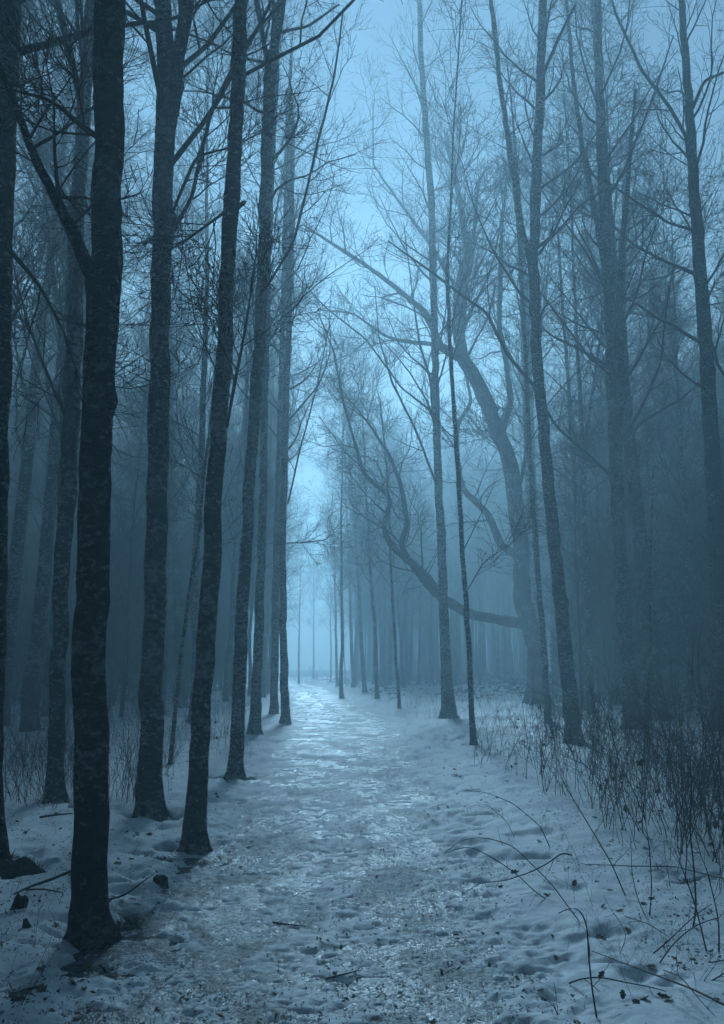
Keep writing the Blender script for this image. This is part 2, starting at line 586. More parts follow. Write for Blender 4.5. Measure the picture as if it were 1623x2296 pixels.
# ------------------------------------------------------------------ foreground and middle trees drawn from the photograph
# trunk points are (x, y, width) in the 1623 x 2296 frame, from the base up
HERO = [
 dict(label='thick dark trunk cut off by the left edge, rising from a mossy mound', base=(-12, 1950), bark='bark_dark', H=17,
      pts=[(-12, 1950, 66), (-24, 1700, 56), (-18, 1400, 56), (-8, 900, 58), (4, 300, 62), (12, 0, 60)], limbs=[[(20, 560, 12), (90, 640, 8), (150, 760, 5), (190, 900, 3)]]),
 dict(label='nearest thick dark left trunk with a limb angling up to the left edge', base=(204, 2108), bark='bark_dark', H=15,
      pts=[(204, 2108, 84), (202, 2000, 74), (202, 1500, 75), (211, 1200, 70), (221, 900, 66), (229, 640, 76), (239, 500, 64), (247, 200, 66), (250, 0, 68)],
      limbs=[[(222, 640, 40), (190, 590, 34), (160, 520, 28), (110, 420, 22), (60, 310, 17), (20, 200, 14), (-40, 60, 10)],
             [(255, 330, 16), (190, 290, 12), (120, 225, 8), (40, 205, 5), (-30, 190, 3)]]),
 dict(label='slender dark tree standing behind the nearest left trunk, forked high up', base=(124, 1800), bark='bark', H=20,
      pts=[(124, 1800, 42), (122, 1700, 36), (134, 1400, 33), (156, 1000, 36), (168, 700, 37), (172, 500, 32), (180, 350, 30), (192, 170, 30), (206, 0, 28)],
      limbs=[[(186, 250, 18), (170, 180, 17), (150, 90, 15), (128, 0, 13), (100, -160, 9)], [(160, 960, 9), (110, 850, 7), (60, 720, 5), (20, 560, 3)]]),
 dict(label='straight dark tree left of the path that forks into two stems near the top', base=(337, 1832), bark='bark', H=18,
      pts=[(337, 1832, 56), (339, 1700, 52), (341, 1500, 50), (350, 1200, 46), (355, 1000, 46), (361, 700, 44), (368, 400, 44), (374, 240, 46), (370, 100, 38), (368, 0, 36)],
      limbs=[[(384, 260, 32), (398, 160, 30), (410, 80, 30), (424, -20, 28), (450, -200, 20)],
             [(388, 520, 10), (430, 440, 9), (470, 260, 8), (500, 190, 6), (530, 130, 4)],
             [(385, 480, 7), (440, 350, 6), (520, 330, 4), (600, 290, 3)]]),
 dict(label='dark leaning tree with a broken stub, third beside the path on the left', base=(434, 1908), bark='bark', H=17,
      pts=[(434, 1908, 52), (444, 1700, 43), (466, 1400, 41), (476, 1200, 39), (487, 1000, 37), (497, 850, 35), (509, 650, 32), (518, 470, 36), (527, 330, 30), (534, 200, 32), (542, 0, 28)],
      limbs=[[(508, 960, 7), (525, 860, 8), (540, 790, 7), (556, 700, 5), (570, 600, 4)],
             [(532, 465, 13), (545, 456, 10), (549, 452, 6)],
             [(512, 470, 7), (470, 500, 6), (430, 530, 5), (380, 560, 3)],
             [(545, 110, 9), (580, 60, 7), (640, 0, 5)]]),
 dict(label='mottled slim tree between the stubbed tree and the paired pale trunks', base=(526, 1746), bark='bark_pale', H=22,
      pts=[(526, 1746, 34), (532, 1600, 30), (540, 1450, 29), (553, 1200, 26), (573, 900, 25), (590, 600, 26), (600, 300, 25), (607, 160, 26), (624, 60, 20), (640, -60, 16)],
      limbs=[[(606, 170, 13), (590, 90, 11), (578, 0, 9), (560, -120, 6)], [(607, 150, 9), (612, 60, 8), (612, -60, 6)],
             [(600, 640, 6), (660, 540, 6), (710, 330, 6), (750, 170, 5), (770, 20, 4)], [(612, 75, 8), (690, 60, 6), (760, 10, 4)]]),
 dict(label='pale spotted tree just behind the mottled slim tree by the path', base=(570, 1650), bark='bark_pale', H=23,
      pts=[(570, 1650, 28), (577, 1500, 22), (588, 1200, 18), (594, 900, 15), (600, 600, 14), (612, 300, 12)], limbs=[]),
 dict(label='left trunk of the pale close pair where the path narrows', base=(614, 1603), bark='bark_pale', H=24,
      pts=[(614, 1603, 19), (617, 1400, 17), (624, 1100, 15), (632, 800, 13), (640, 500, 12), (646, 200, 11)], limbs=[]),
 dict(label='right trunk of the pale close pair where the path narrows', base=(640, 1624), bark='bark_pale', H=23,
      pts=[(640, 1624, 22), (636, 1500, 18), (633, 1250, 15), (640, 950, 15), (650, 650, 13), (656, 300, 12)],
      limbs=[[(640, 1218, 3), (690, 1216, 3), (735, 1210, 2), (742, 1190, 1.5)], [(645, 1130, 4), (672, 1010, 4), (712, 860, 3), (740, 720, 2)]]),
 dict(label='thin pale leaning sapling between two dark left trunks', base=(380, 1722), bark='bark_pale', H=9,
      pts=[(380, 1722, 10), (392, 1600, 9), (408, 1450, 9), (424, 1330, 8), (440, 1240, 7), (452, 1130, 5)], limbs=[]),
 dict(label='upright spotted tree at the right edge of the path, its limbs sweeping left', base=(1006, 1612), bark='bark_pale', H=24,
      pts=[(1006, 1612, 32), (1000, 1500, 24), (992, 1300, 20), (980, 1000, 17), (973, 700, 16), (967, 450, 15), (955, 300, 14), (943, 120, 12), (940, 0, 11)],
      limbs=[[(984, 1100, 6), (930, 960, 5), (880, 860, 5), (850, 760, 3), (840, 640, 2)], [(976, 1000, 6), (965, 850, 6), (940, 770, 5), (920, 620, 3), (905, 500, 2)],
             [(978, 930, 5), (900, 870, 4), (820, 760, 4), (730, 690, 3), (650, 600, 2)]]),
 dict(label='very thin crooked dark tree in front of the drooping oak limb', base=(1063, 1676), bark='bark', H=17,
      pts=[(1063, 1676, 15), (1056, 1560, 12), (1048, 1400, 11), (1038, 1250, 11), (1028, 1080, 10), (1017, 920, 9), (1008, 760, 9), (1003, 600, 7), (1012, 430, 5), (1016, 300, 4)],
      limbs=[[(1044, 1330, 3), (1085, 1260, 2.5), (1150, 1215, 2), (1190, 1180, 1.5)], [(1036, 1240, 3), (1075, 1160, 2), (1110, 1080, 1.5)]]),
 dict(label='thin dark tree leaning left close against the big hazy oak trunk', base=(1230, 1626), bark='bark', H=20,
      pts=[(1230, 1626, 17), (1222, 1500, 13), (1210, 1330, 12), (1198, 1180, 12), (1186, 1000, 11), (1178, 800, 10), (1168, 600, 9), (1160, 400, 8)], limbs=[]),
 dict(label='dark mossy-footed tree leaning left at mid right, a long limb running to the upper left', base=(1288, 1672), bark='bark', H=23,
      pts=[(1288, 1672, 40), (1278, 1560, 34), (1262, 1400, 30), (1240, 1200, 27), (1222, 1000, 25), (1205, 830, 25), (1195, 600, 22), (1203, 400, 21), (1212, 200, 20), (1218, 0, 18)],
      limbs=[[(1196, 610, 15), (1170, 520, 14), (1146, 350, 13), (1125, 220, 11), (1100, 0, 9), (1085, -150, 6)],
             [(1210, 880, 8), (1140, 800, 8), (1090, 700, 7), (1020, 650, 6), (940, 590, 5), (870, 540, 3)],
             [(1200, 560, 6), (1250, 520, 6), (1300, 460, 5), (1370, 420, 3)],
             [(1212, 180, 9), (1250, 90, 7), (1290, 10, 5)]]),
 dict(label='twin-stemmed dark tree right of the leaning one with a mossy foot', base=(1422, 1634), bark='bark', H=23,
      pts=[(1422, 1634, 40), (1412, 1520, 32), (1395, 1350, 29), (1385, 1150, 28), (1378, 950, 30), (1370, 780, 26), (1360, 600, 22), (1350, 400, 20), (1343, 200, 18), (1340, 0, 16)],
      limbs=[[(1386, 960, 20), (1392, 850, 19), (1388, 700, 18), (1395, 560, 15), (1410, 380, 10), (1425, 200, 6)],
             [(1362, 640, 14), (1340, 500, 13), (1310, 360, 11), (1285, 180, 9), (1270, 0, 8), (1262, -140, 6)],
             [(1385, 1080, 7), (1330, 1030, 6), (1250, 960, 6), (1210, 900, 5)], [(1380, 850, 6), (1320, 800, 6), (1260, 720, 5), (1200, 640, 3)],
             [(1398, 980, 7), (1440, 910, 6), (1480, 820, 5), (1500, 640, 3)], [(1350, 470, 7), (1400, 380, 6), (1460, 230, 5), (1510, 80, 3)]]),
 dict(label='tall dark tree by the right edge with branches spreading both ways', base=(1618, 1640), bark='bark_dark', H=23,
      pts=[(1618, 1640, 46), (1614, 1500, 42), (1608, 1200, 40), (1594, 950, 33), (1580, 750, 30), (1562, 500, 25), (1548, 280, 20), (1536, 120, 16), (1528, 0, 14)],
      limbs=[[(1552, 330, 9), (1500, 240, 8), (1440, 160, 7), (1380, 30, 6), (1350, -80, 4)], [(1566, 520, 7), (1500, 500, 6), (1430, 455, 6), (1350, 400, 4), (1290, 380, 3)],
             [(1572, 620, 8), (1500, 590, 7), (1420, 550, 6), (1340, 470, 4)], [(1545, 260, 8), (1580, 180, 7), (1650, 150, 5)],
             [(1580, 720, 8), (1610, 820, 7), (1650, 880, 5)]]),
 dict(label='slim grey tree standing behind the twin-stemmed tree', base=(1390, 1580), bark='bark', H=24,
      pts=[(1390, 1580, 30), (1382, 1450, 22), (1378, 1200, 20), (1390, 900, 18), (1396, 650, 14), (1402, 400, 12)], limbs=[]),
 dict(label='thin hazy tree between the mossy-footed tree and the twin-stemmed tree', base=(1310, 1592), bark='bark', H=19,
      pts=[(1310, 1592, 13), (1303, 1450, 11), (1297, 1200, 10), (1282, 960, 9), (1262, 700, 7), (1250, 500, 5)], limbs=[]),
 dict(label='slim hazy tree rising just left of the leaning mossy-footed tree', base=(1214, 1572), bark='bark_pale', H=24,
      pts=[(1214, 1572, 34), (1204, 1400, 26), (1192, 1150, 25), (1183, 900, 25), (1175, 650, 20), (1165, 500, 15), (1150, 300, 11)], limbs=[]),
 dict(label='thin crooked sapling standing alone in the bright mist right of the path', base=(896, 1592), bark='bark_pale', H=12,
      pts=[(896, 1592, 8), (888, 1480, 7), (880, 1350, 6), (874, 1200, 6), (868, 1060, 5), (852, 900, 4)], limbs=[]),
]

hero_bases = []
for i, h in enumerate(HERO):
    g = on_ground(*h['base'])
    h['g'] = g
    hero_bases.append((g[0], g[1]))
    wr = on_plane(h['base'][0], h['base'][1], g[1])[1] * h['pts'][0][2] / FPX
    MELT.append((g[0], g[1], max(0.16, wr * 1.25), 0.14))
    if wr > 0.15:
        MELT.append((g[0] + 0.3, g[1] - 0.22, 0.22, 0.10))
oak_g = on_ground(1204, 1580)
# dark bare places in the snow
for (px, py, r) in [(355, 1925, .28), (300, 2080, .25), (330, 2060, .2), (40, 1950, .35), (420, 2010, .2), (250, 1985, .18), (470, 1930, .2), (700, 1690, .5), (650, 1665, .5),
                    (1000, 1660, .5), (1240, 1640, .6), (1500, 1620, .6), (1330, 1660, .5), (1550, 1985, .16), (30, 2210, .2), (230, 2150, .25), (500, 1745, .4), (1450, 1560, 1.5), (1560, 1590, 1.5)]:
    p = on_ground(px, py)
    MELT.append((p[0], p[1], r, 0.13))


def bark_tree(h, i):
    g = h['g']; y0 = g[1]
    rg = np.random.default_rng(100 + i)
    t = empty('tree', g)
    tag(t, h['label'], 'tree')
    pts = []; ws = []
    wob = rg.normal(size=len(h['pts'])) * 0.05
    for k, (px, py, w) in enumerate(h['pts']):
        p, tt = on_plane(px, py, y0 + (wob[k] if k else 0))
        pts.append(p - g); ws.append(w / 2 / FPX * tt)
    pts[0][2] = -0.12
    P = np.array(pts); W = np.array(ws)
    # carry the trunk on above the frame to its real height
    top = P[-1]; Htot = h['H']
    if top[2] < Htot - 0.5:
        d = unit(P[-1] - P[-3]) if len(P) > 2 else np.array([0, 0, 1.])
        n = max(2, int((Htot - top[2]) / 1.5)); L = (Htot - top[2]) / n
        q = top.copy(); ex = []; ew = []
        for k in range(n):
            d = unit(d * 0.8 + np.array([0, 0, .25]) + rg.normal(size=3) * 0.04)
            q = q + d * L; ex.append(q.copy()); ew.append(max(0.02, W[-1] * (1 - (k + 1) / n * 0.85)))
        P = np.concatenate([P, ex]); W = np.concatenate([W, ew])
    big = W[1] * FPX / y0 > 9
    V, F, Q, w = bark_tube(P, W, i + 1.0, sides=26 if big else 14, step=0.05 if y0 < 14 else 0.10, bump=0.085 if big else 0.10,
                           flare=(0.20 if W[0] < .2 else .3, 1.15, 5), knots=12, maxrows=300)
    link('trunk', mesh_from('trunk', V, F, M[h['bark']]), t)
    # limbs seen in the photograph, each with its own twigs
    for j, lb in enumerate(h['limbs']):
        lp = []; lw = []
        swing = rg.uniform(-0.9, 0.9)
        for k, (px, py, w_) in enumerate(lb):
            p, tt = on_plane(px, py, y0 + swing * k / max(1, len(lb) - 1) * min(1.5, 0.12 * y0))
            lp.append(p - g); lw.append(max(0.004, w_ / 2 / FPX * tt))
        lp = np.array(lp); lw = np.array(lw)
        V, F, Ql, wl = bark_tube(lp, lw, i * 7 + j + 2.0, sides=10, step=0.07, bump=0.12, knots=5, maxrows=120)
        bo = link('branch', mesh_from('branch', V, F, M['twig'] if lw[0] < 0.06 else M[h['bark']]), t)
        if len(lb) > 3:
            bag = Bag()
            q, wq, _ = resample(lp, lw, 14)
            p2, r2 = grow(rg, q[None], wq[None], 11, 0.15, 1.0, (R(28), R(60)), (0.5, 1.9), 6, 0.35, 0.10, 0.5, 0.006)
            bag.add(*sweep(p2, r2, 4))
            p3, r3 = grow(rg, p2, r2, 7, 0.1, 1.0, (R(28), R(60)), (0.25, 0.9), 4, 0.2, 0.12, 0.6, 0.0045)
            bag.add(*sweep(p3, r3, 3))
            p4, r4 = grow(rg, p3, r3, 4, 0.2, 1.0, (R(28), R(60)), (0.12, 0.45), 2, 0.2, 0.12, 0.7, 0.004)
            bag.add(*sweep(p4, r4, 3))
            link('twig_spray', bag.mesh('twig_spray', M['twig']), bo)['kind'] = 'stuff'
    # crown
    Q2, w2, _ = resample(P, W, 24)
    lo = h.get('lo', 0.42)
    thin = W[1] < 0.07
    np_ = 12 if thin else (26 if y0 > 15 else 18)
    lo = 0.35 if thin else (0.36 if y0 > 15 else lo)
    b = crown(rg, Q2[None], w2[None], lo, 0.98, np_, (1.0, 2.6) if thin else (2.0, 5.4), 0.72)
    link('crown', b.mesh('crown', M['twig']), t)
    return t


for i, h in enumerate(HERO):
    bark_tree(h, i)

# ------------------------------------------------------------------ the old oak with drooping limbs
def big_oak():
    g = oak_g; y0 = g[1]
    rg = np.random.default_rng(77)
    t = empty('oak_tree', g)
    tag(t, 'huge old oak looming in the mist on the right, with a low drooping limb', 'tree')

    def line(pts, swing=0.0):
        lp = []; lw = []
        for k, (px, py, w_) in enumerate(pts):
            p, tt = on_plane(px, py, y0 + swing * k / (len(pts) - 1))
            lp.append(p - g + (rg.normal(size=3) * .17 if 0 < k else 0)); lw.append(w_ * .62 / 2 / FPX * tt)
        return np.array(lp), np.array(lw)
    P, W = line([(1204, 1566, 66), (1198, 1480, 60), (1188, 1350, 60), (1174, 1220, 58), (1158, 1080, 55), (1138, 1000, 52), (1112, 920, 50), (1076, 845, 48), (1048, 790, 46), (1034, 740, 42), (1030, 660, 36), (1034, 560, 28), (1022, 440, 20), (1010, 320, 14)])
    P[0][2] -= 0.3
    V, F, Q, w = bark_tube(P, W, 33.0, sides=32, step=0.12, bump=0.12, flare=(.7, .8, 6), knots=14)
    link('trunk', mesh_from('trunk', V, F, M['bark_dark']), t)
    limbs = [
        ([(1196, 1398, 50), (1165, 1394, 40), (1120, 1386, 34), (1060, 1368, 34), (1000, 1340, 32), (950, 1312, 30), (915, 1270, 26), (893, 1232, 24), (866, 1190, 18), (840, 1130, 15), (812, 1070, 13), (790, 985, 11), (772, 900, 9), (750, 800, 7), (715, 720, 4)], -3.5),
        ([(1000, 1345, 20), (960, 1290, 20), (920, 1255, 20), (905, 1220, 20), (908, 1160, 18), (895, 1090, 15), (872, 1030, 12), (830, 960, 9), (790, 900, 6), (740, 860, 3)], -2.5),
        ([(1180, 1300, 36), (1150, 1262, 29), (1120, 1210, 26), (1085, 1150, 24), (1050, 1085, 22), (1030, 1040, 18), (1040, 960, 16), (1050, 900, 12), (1032, 800, 8)], 3.5),
        ([(1110, 925, 34), (1060, 815, 32), (1010, 770, 26), (960, 705, 22), (900, 648, 18), (830, 605, 15), (760, 560, 11), (690, 520, 6)], -2.0),
        ([(1040, 790, 18), (980, 775, 15), (910, 765, 13), (850, 740, 10), (790, 705, 7), (720, 680, 4)], 2.0),
        ([(1034, 745, 26), (1048, 660, 24), (1050, 600, 20), (1060, 520, 14), (1075, 420, 8)], -1.5),
        ([(1124, 985, 18), (1148, 900, 20), (1140, 820, 20), (1125, 740, 18), (1112, 640, 16), (1120, 520, 11), (1145, 380, 6)], 2.0),
        ([(1168, 1080, 14), (1190, 1000, 14), (1182, 920, 13), (1196, 820, 10), (1230, 700, 7), (1250, 560, 4)], 1.0),
        ([(1140, 1060, 14), (1118, 1020, 12), (1100, 980, 8), (1095, 960, 5)], -1.0),
        ([(1034, 700, 16), (1000, 640, 15), (960, 560, 13), (900, 470, 10), (850, 360, 7), (830, 250, 4)], 3.0),
    ]
    for j, (pts, sw) in enumerate(limbs):
        lp, lw = line(pts, sw)
        bag = Bag()
        V, F, Ql, wl = bark_tube(lp, lw, 40.0 + j, sides=14, step=0.16, bump=0.22, knots=16, maxrows=220)
        bo = link('branch', mesh_from('branch', V, F, M['bark_dark']), t)
        q, wq, _ = resample(lp, lw, 18)
        p2, r2 = grow(rg, q[None], wq[None], 14, 0.25, 1.0, (R(30), R(70)), (1.6, 4.5), 8, 0.3, 0.16, 0.5, 0.02)
        bag.add(*sweep(p2, r2, 5))
        p3, r3 = grow(rg, p2, r2, 8, 0.12, 1.0, (R(28), R(65)), (0.7, 2.0), 5, 0.2, 0.15, 0.55, 0.011)
        bag.add(*sweep(p3, r3, 3))
        p4, r4 = grow(rg, p3, r3, 6, 0.2, 1.0, (R(28), R(65)), (0.35, 0.9), 3, 0.15, 0.15, 0.6, 0.008)
        bag.add(*sweep(p4, r4, 3))
        link('twig_spray', bag.mesh('twig_spray', M['twig']), bo)['kind'] = 'stuff'
    q, wq, _ = resample(P[6:], W[6:], 18)
    b = crown(rg, q[None], wq[None], 0.15, 1.0, 22, (3, 7), 1.0, rmin=0.008)
    link('crown', b.mesh('crown', M['twig']), t)


big_oak()

# ------------------------------------------------------------------ trees of the wood behind: shared variants, one object each
VARS = []
for k in range(9):
    rg = np.random.default_rng(300 + k)
    H = [21, 19, 23, 17, 20, 22, 18, 24, 15][k]; r0 = [.15, .12, .18, .10, .14, .20, .09, .19, .07][k]
    P, W = trunk_line(rg, H, r0, lean=rg.uniform(0.0, 0.05), wob=0.01)
    tb = Bag(); tb.add(*sweep(P, W, 10))
    main = [(P, W)]
    if k % 3 == 0:   # a fork
        f, fr = grow(rg, P, W, 1, 0.45, 0.6, (R(10), R(18)), (H * .45, H * .5), 14, 0.25, 0.02, 0.8, 0.03, taper=0.2)
        fr = np.linspace(float(W[0, 11]) * 0.8, 0.02, f.shape[1])[None]
        tb.add(*sweep(f, fr, 8)); main.append((f, fr))
    tm = tb.mesh('trunk', M['bark'])
    cb = Bag()
    for (p, w_) in main:
        bb = crown(rg, p, w_, 0.36 if p.shape[1] == 22 else 0.15, 0.98, 27 if p.shape[1] == 22 else 12, (1.8, 4.8), 1.0, pang=(R(26), R(56)), rmin=0.0055)
        for V_, F_ in zip(bb.V, bb.F):
            pass
        o0 = cb.n
        for V_ in bb.V:
            cb.V.append(V_)
        for F_ in bb.F:
            cb.F.append(F_ + o0)
        cb.n += bb.n
    bb = crown(rg, P, W, 0.72, 0.99, 6, (2.2, 4.2), .86, pang=(R(35), R(70)), rmin=0.0065)
    cb.V += bb.V; cb.F += [F_ + cb.n for F_ in bb.F]; cb.n += bb.n
    cm = cb.mesh('crown', M['twig'])
    jb = Bag(); jb.V = tb.V + cb.V; jb.F = tb.F + [f_ + tb.n for f_ in cb.F]
    VARS.append((tm, cm, jb.mesh('wood_tree', M['twig']) if k in (0, 1, 2, 4, 5, 7) else None))

r0s = [.15, .12, .18, .10, .14, .20, .09, .19, .07]
placed = [(x, y, 1.0) for (x, y) in hero_bases] + [(oak_g[0], oak_g[1], 2.5)]


def try_place(x, y, gap):
    for (a, b_, g_) in placed:
        if (a - x) ** 2 + (b_ - y) ** 2 < max(gap, g_) ** 2:
            return False
    placed.append((x, y, gap))
    return True


def zone(px):
    for lim, z_ in [(105, 'by the left edge of the view'), (240, 'behind the nearest left trunk'), (345, 'right of the nearest left trunk'), (455, 'just left of the stubbed tree'),
                    (565, 'between the stubbed tree and the mottled slim tree'), (720, 'behind the pale close pair'), (1000, 'left of the upright spotted tree'), (1150, 'behind the drooping oak limb'), (1290, 'beside the huge oak trunk'),
                    (1420, 'left of the twin-stemmed tree'), (1560, 'right of the twin-stemmed tree'), (9999, 'at the right edge of the view')]:
        if px < lim:
            return z_


def wood_tree(x, y, var, s, label, group):
    t = empty('forest_tree', (x, y, ground_at(x, y) - 0.05), random.uniform(0, 6.28), s)
    t.rotation_euler = (random.gauss(0, .02), random.gauss(0, .02), t.rotation_euler[2])
    tag(t, label, 'tree', group)
    link('trunk', VARS[var][0], t); link('crown', VARS[var][1], t)
    if y < 27:
        MELT.append((x, y - .1, .38, .11))
    return t


rp = random.Random(4)
cnt = [0, 0]
for it in range(9000):
    y = 15 + (100 - 15) * rp.random() ** 1.05
    x = rp.uniform(-1, 1) * (0.47 * y + 3.5)
    d = float(path_d(np.array([x]), np.array([y]))[0])
    if d < (0.9 if y > 30 else 2.2):
        continue
    side = 0 if x < np.interp(y, PATH_Y, PATH_C) else 1
    # keep the view to the oak and the brighter gap beside it open
    px = CX + FPX * x / y * 1.0
    if side == 1 and px < 1290 and (y < 50 or (px < 1180 and y < 72)):
        continue
    if side == 0 and y < 34 and 560 < px:
        continue
    if (655 < px < 770 and y > 40) or (625 < px < 800 and y < 78):
        continue
    gap = (2.7 if side == 0 else 2.2) if y < 42 else 1.5
    if cnt[side] >= 135 or not try_place(x, y, gap):
        continue
    cnt[side] += 1
    var = rp.randrange(9)
    lab = '%s %s bare tree %s' % ('dark' if y < 32 else ('grey' if y < 58 else 'faint'), 'forked' if var % 3 == 0 else ('thin' if var == 8 else ('stout' if r0s[var] > .16 else 'straight')), zone(px))
    wood_tree(x, y, var, rp.uniform(0.85, 1.12) * (1.18 if y < 30 else 1.0), lab, ['misty trees left of the path', 'misty trees right of the path'][side])
for px, y, var, s_ in [(768, 50, 1, 1.0), (818, 58, 4, 1.05), (905, 64, 3, 1.1), (1072, 62, 6, 1.0), (792, 74, 2, 1.0), (838, 84, 5, 1.0), (965, 76, 7, .95), (575, 44, 0, 1.0), (548, 38, 4, 1.0), (604, 60, 2, 1.0), (672, 100, 4, 1.0), (704, 122, 0, 1.0), (742, 108, 1, 1.0)]:
    x = (px - CX) / FPX * y * 1.0
    lab = 'tall pale %s tree in bright mist %s' % ('forked' if var % 3 == 0 else ('stout' if r0s[var] > .16 else 'straight'), zone(px))
    wood_tree(x, y, var, s_, lab, 'pale trees beside the far path')
    placed.append((x, y, 1.5))
for y, sd, off, var, s_ in [(46, 1, 1.3, 1, 1.0), (57, -1, 1.2, 4, 1.0), (68, -1, 1.0, 2, 1.0), (79, 1, 1.2, 4, 1.0), (88, -1, 1.2, 5, 1.0)]:  # trees added so their crowns shade the bright far path
    x = float(np.interp(y, PATH_Y, PATH_C) + sd * (np.interp(y, PATH_Y, PATH_W) + off))
    wood_tree(x, y, var, s_, '%s bare tree added at the %s verge of the far path' % ('nearer hazy' if y < 50 else ('hazy' if y < 65 else 'faint'), 'left' if sd < 0 else 'right'), 'hazy trees added to shade the far path')
    placed.append((x, y, 1.5))
print('forest trees', cnt, flush=True)

# ------------------------------------------------------------------ the wood all round, one mass past counting
wood_src = bpy.data.collections.new('wood_sources')
for k in (0, 1, 2, 4, 5, 7):
    src = bpy.data.objects.new('wood_source', VARS[k][2])
    wood_src.objects.link(src)
rw = np.random.default_rng(64)
WP = []
for it in range(16000):
    y = -45 + 275 * rw.random(); x = rw.uniform(-1, 1) * (70 if y < 130 else 110)
    inside = abs(x) < 0.47 * max(y, 0) + 4.0
    if inside and y < 74: continue
    if float(path_d(np.array([x]), np.array([y]))[0]) < 4.0: continue
    px = CX + FPX * x / max(y, 1)
    if inside and ((605 < px < 800 and y < 240) or rw.random() < .45): continue
    if not try_place(x, y, 1.7): continue
    WP.append((x, y, ground_at(x, y) - .05))
    if len(WP) >= 3200: break
UP = []  # saplings added to screen and darken the lower sides of the wood
for it in range(9000):
    y = 18 + 60 * rw.random() ** 1.3; x = rw.uniform(-1, 1) * (0.45 * y + 3)
    px = CX + FPX * x / y
    d = float(path_d(np.array([x]), np.array([y]))[0])
    if d < 5 or (560 < px < 1290 and y < 80) or 560 < px < 860: continue
    if px > 1300 and y < 24: continue
    if not try_place(x, y, 0.95): continue
    UP.append((x, y, ground_at(x, y) - .05))
    if len(UP) >= 1250: break
under_src = bpy.data.collections.new('sapling_sources')
for k in range(4):
    rg = np.random.default_rng(700 + k)
    P, W = trunk_line(rg, [6.0, 8.0, 10.0, 7.0][k], [.04, .05, .065, .045][k], lean=.05, wob=.015)
    jb = Bag(); jb.add(*sweep(P, W, 6))
    bb = crown(rg, P, W, 0.16, 0.98, 24, (.9, 2.6), .86, pang=(R(25), R(60)), rmin=0.005)
    jb.V += bb.V; jb.F += [f_ + jb.n for f_ in bb.F]
    under_src.objects.link(bpy.data.objects.new('sapling_source', jb.mesh('understory_sapling', M['twig'])))
def scatter(name, pts, src, label, cat):
    wm = bpy.data.meshes.new(name)
    wm.from_pydata([tuple(map(float, p)) for p in pts], [], [])
    o = link(name, wm)
    tag(o, label, cat, kind='stuff')
    ng = bpy.data.node_groups.new(name + '_nodes', 'GeometryNodeTree')
    ng.interface.new_socket('Geometry', in_out='INPUT', socket_type='NodeSocketGeometry')
    ng.interface.new_socket('Geometry', in_out='OUTPUT', socket_type='NodeSocketGeometry')
    gi = ng.nodes.new('NodeGroupInput'); go = ng.nodes.new('NodeGroupOutput')
    ci = ng.nodes.new('GeometryNodeCollectionInfo'); ci.inputs['Collection'].default_value = src
    ci.inputs['Separate Children'].default_value = True; ci.inputs['Reset Children'].default_value = True
    ip = ng.nodes.new('GeometryNodeInstanceOnPoints'); ip.inputs['Pick Instance'].default_value = True
    r1 = ng.nodes.new('FunctionNodeRandomValue'); r1.data_type = 'FLOAT_VECTOR'
    r1.inputs[0].default_value = (-.03, -.03, 0); r1.inputs[1].default_value = (.03, .03, 6.28)
    r2 = ng.nodes.new('FunctionNodeRandomValue'); r2.data_type = 'FLOAT'; r2.inputs[2].default_value = .85; r2.inputs[3].default_value = 1.1
    ng.links.new(gi.outputs[0], ip.inputs['Points']); ng.links.new(ci.outputs[0], ip.inputs['Instance'])
    ng.links.new(r1.outputs[0], ip.inputs['Rotation']); ng.links.new(r2.outputs[1], ip.inputs['Scale'])
    ng.links.new(ip.outputs[0], go.inputs[0])
    o.modifiers.new(name, 'NODES').node_group = ng


scatter('wood', WP, wood_src, 'mass of bare trees closing in the misty wood on all sides', 'wood')
scatter('understory', UP, under_src, 'crowd of thin young trees added to darken the wood between the trunks', 'understory')
print('wood', len(WP), flush=True)

# ------------------------------------------------------------------ snow sheet (after the melt spots are known)
ys = np.concatenate([[-3, -1, 1, 2.4], 1 / np.linspace(1 / 3.5, 1 / 150.0, 540)])
X, Y = fan_grid(ys, 560, lambda y: 4.5 + np.maximum(y, 0) * 0.62)
Z = base_h(X, Y) + snow_depth(X, Y)
edge = smooth(100, 150, Y)
snow = link('snow', mesh_from('snow', np.stack([X, Y, Z], -1).reshape(-1, 3), grid_faces(*X.shape), M['snow']))
tag(snow, kind='structure')


def surf(x, y):
    a = np.array([float(x)]); b_ = np.array([float(y)])
    return float(base_h(a, b_)[0] + max(0.0, float(snow_depth(a, b_)[0])))


# ------------------------------------------------------------------ undergrowth
STEMS = []
for k in range(14):
    rg = np.random.default_rng(500 + k)
    H = rg.uniform(0.55, 1.15)
    n = 9
    d = np.array([rg.normal() * .12, rg.normal() * .12, 1.0]); p = np.zeros(3); pts = [p]
    for q in range(n):
        d = unit(d + rg.normal(size=3) * np.array([.10, .10, .03])); p = p + d * H / n; pts.append(p)
    P = np.array(pts)[None]; W = np.linspace(0.0036, 0.0013, n + 1)[None]
    b = Bag(); b.add(*sweep(P, W, 4))
    p2, r2 = grow(rg, P, W, int(rg.integers(3, 8)), 0.2, 0.95, (R(20), R(55)), (0.12, 0.42), 4, 0.3, 0.14, 0.65, 0.0016)
    b.add(*sweep(p2, r2, 3))
    p3, r3 = grow(rg, p2, r2, 2, 0.3, 1.0, (R(20), R(55)), (0.05, 0.18), 2, 0.2, 0.14, 0.7, 0.0013)
    b.add(*sweep(p3, r3, 3))
    STEMS.append(b.mesh('stem', M['stem']))


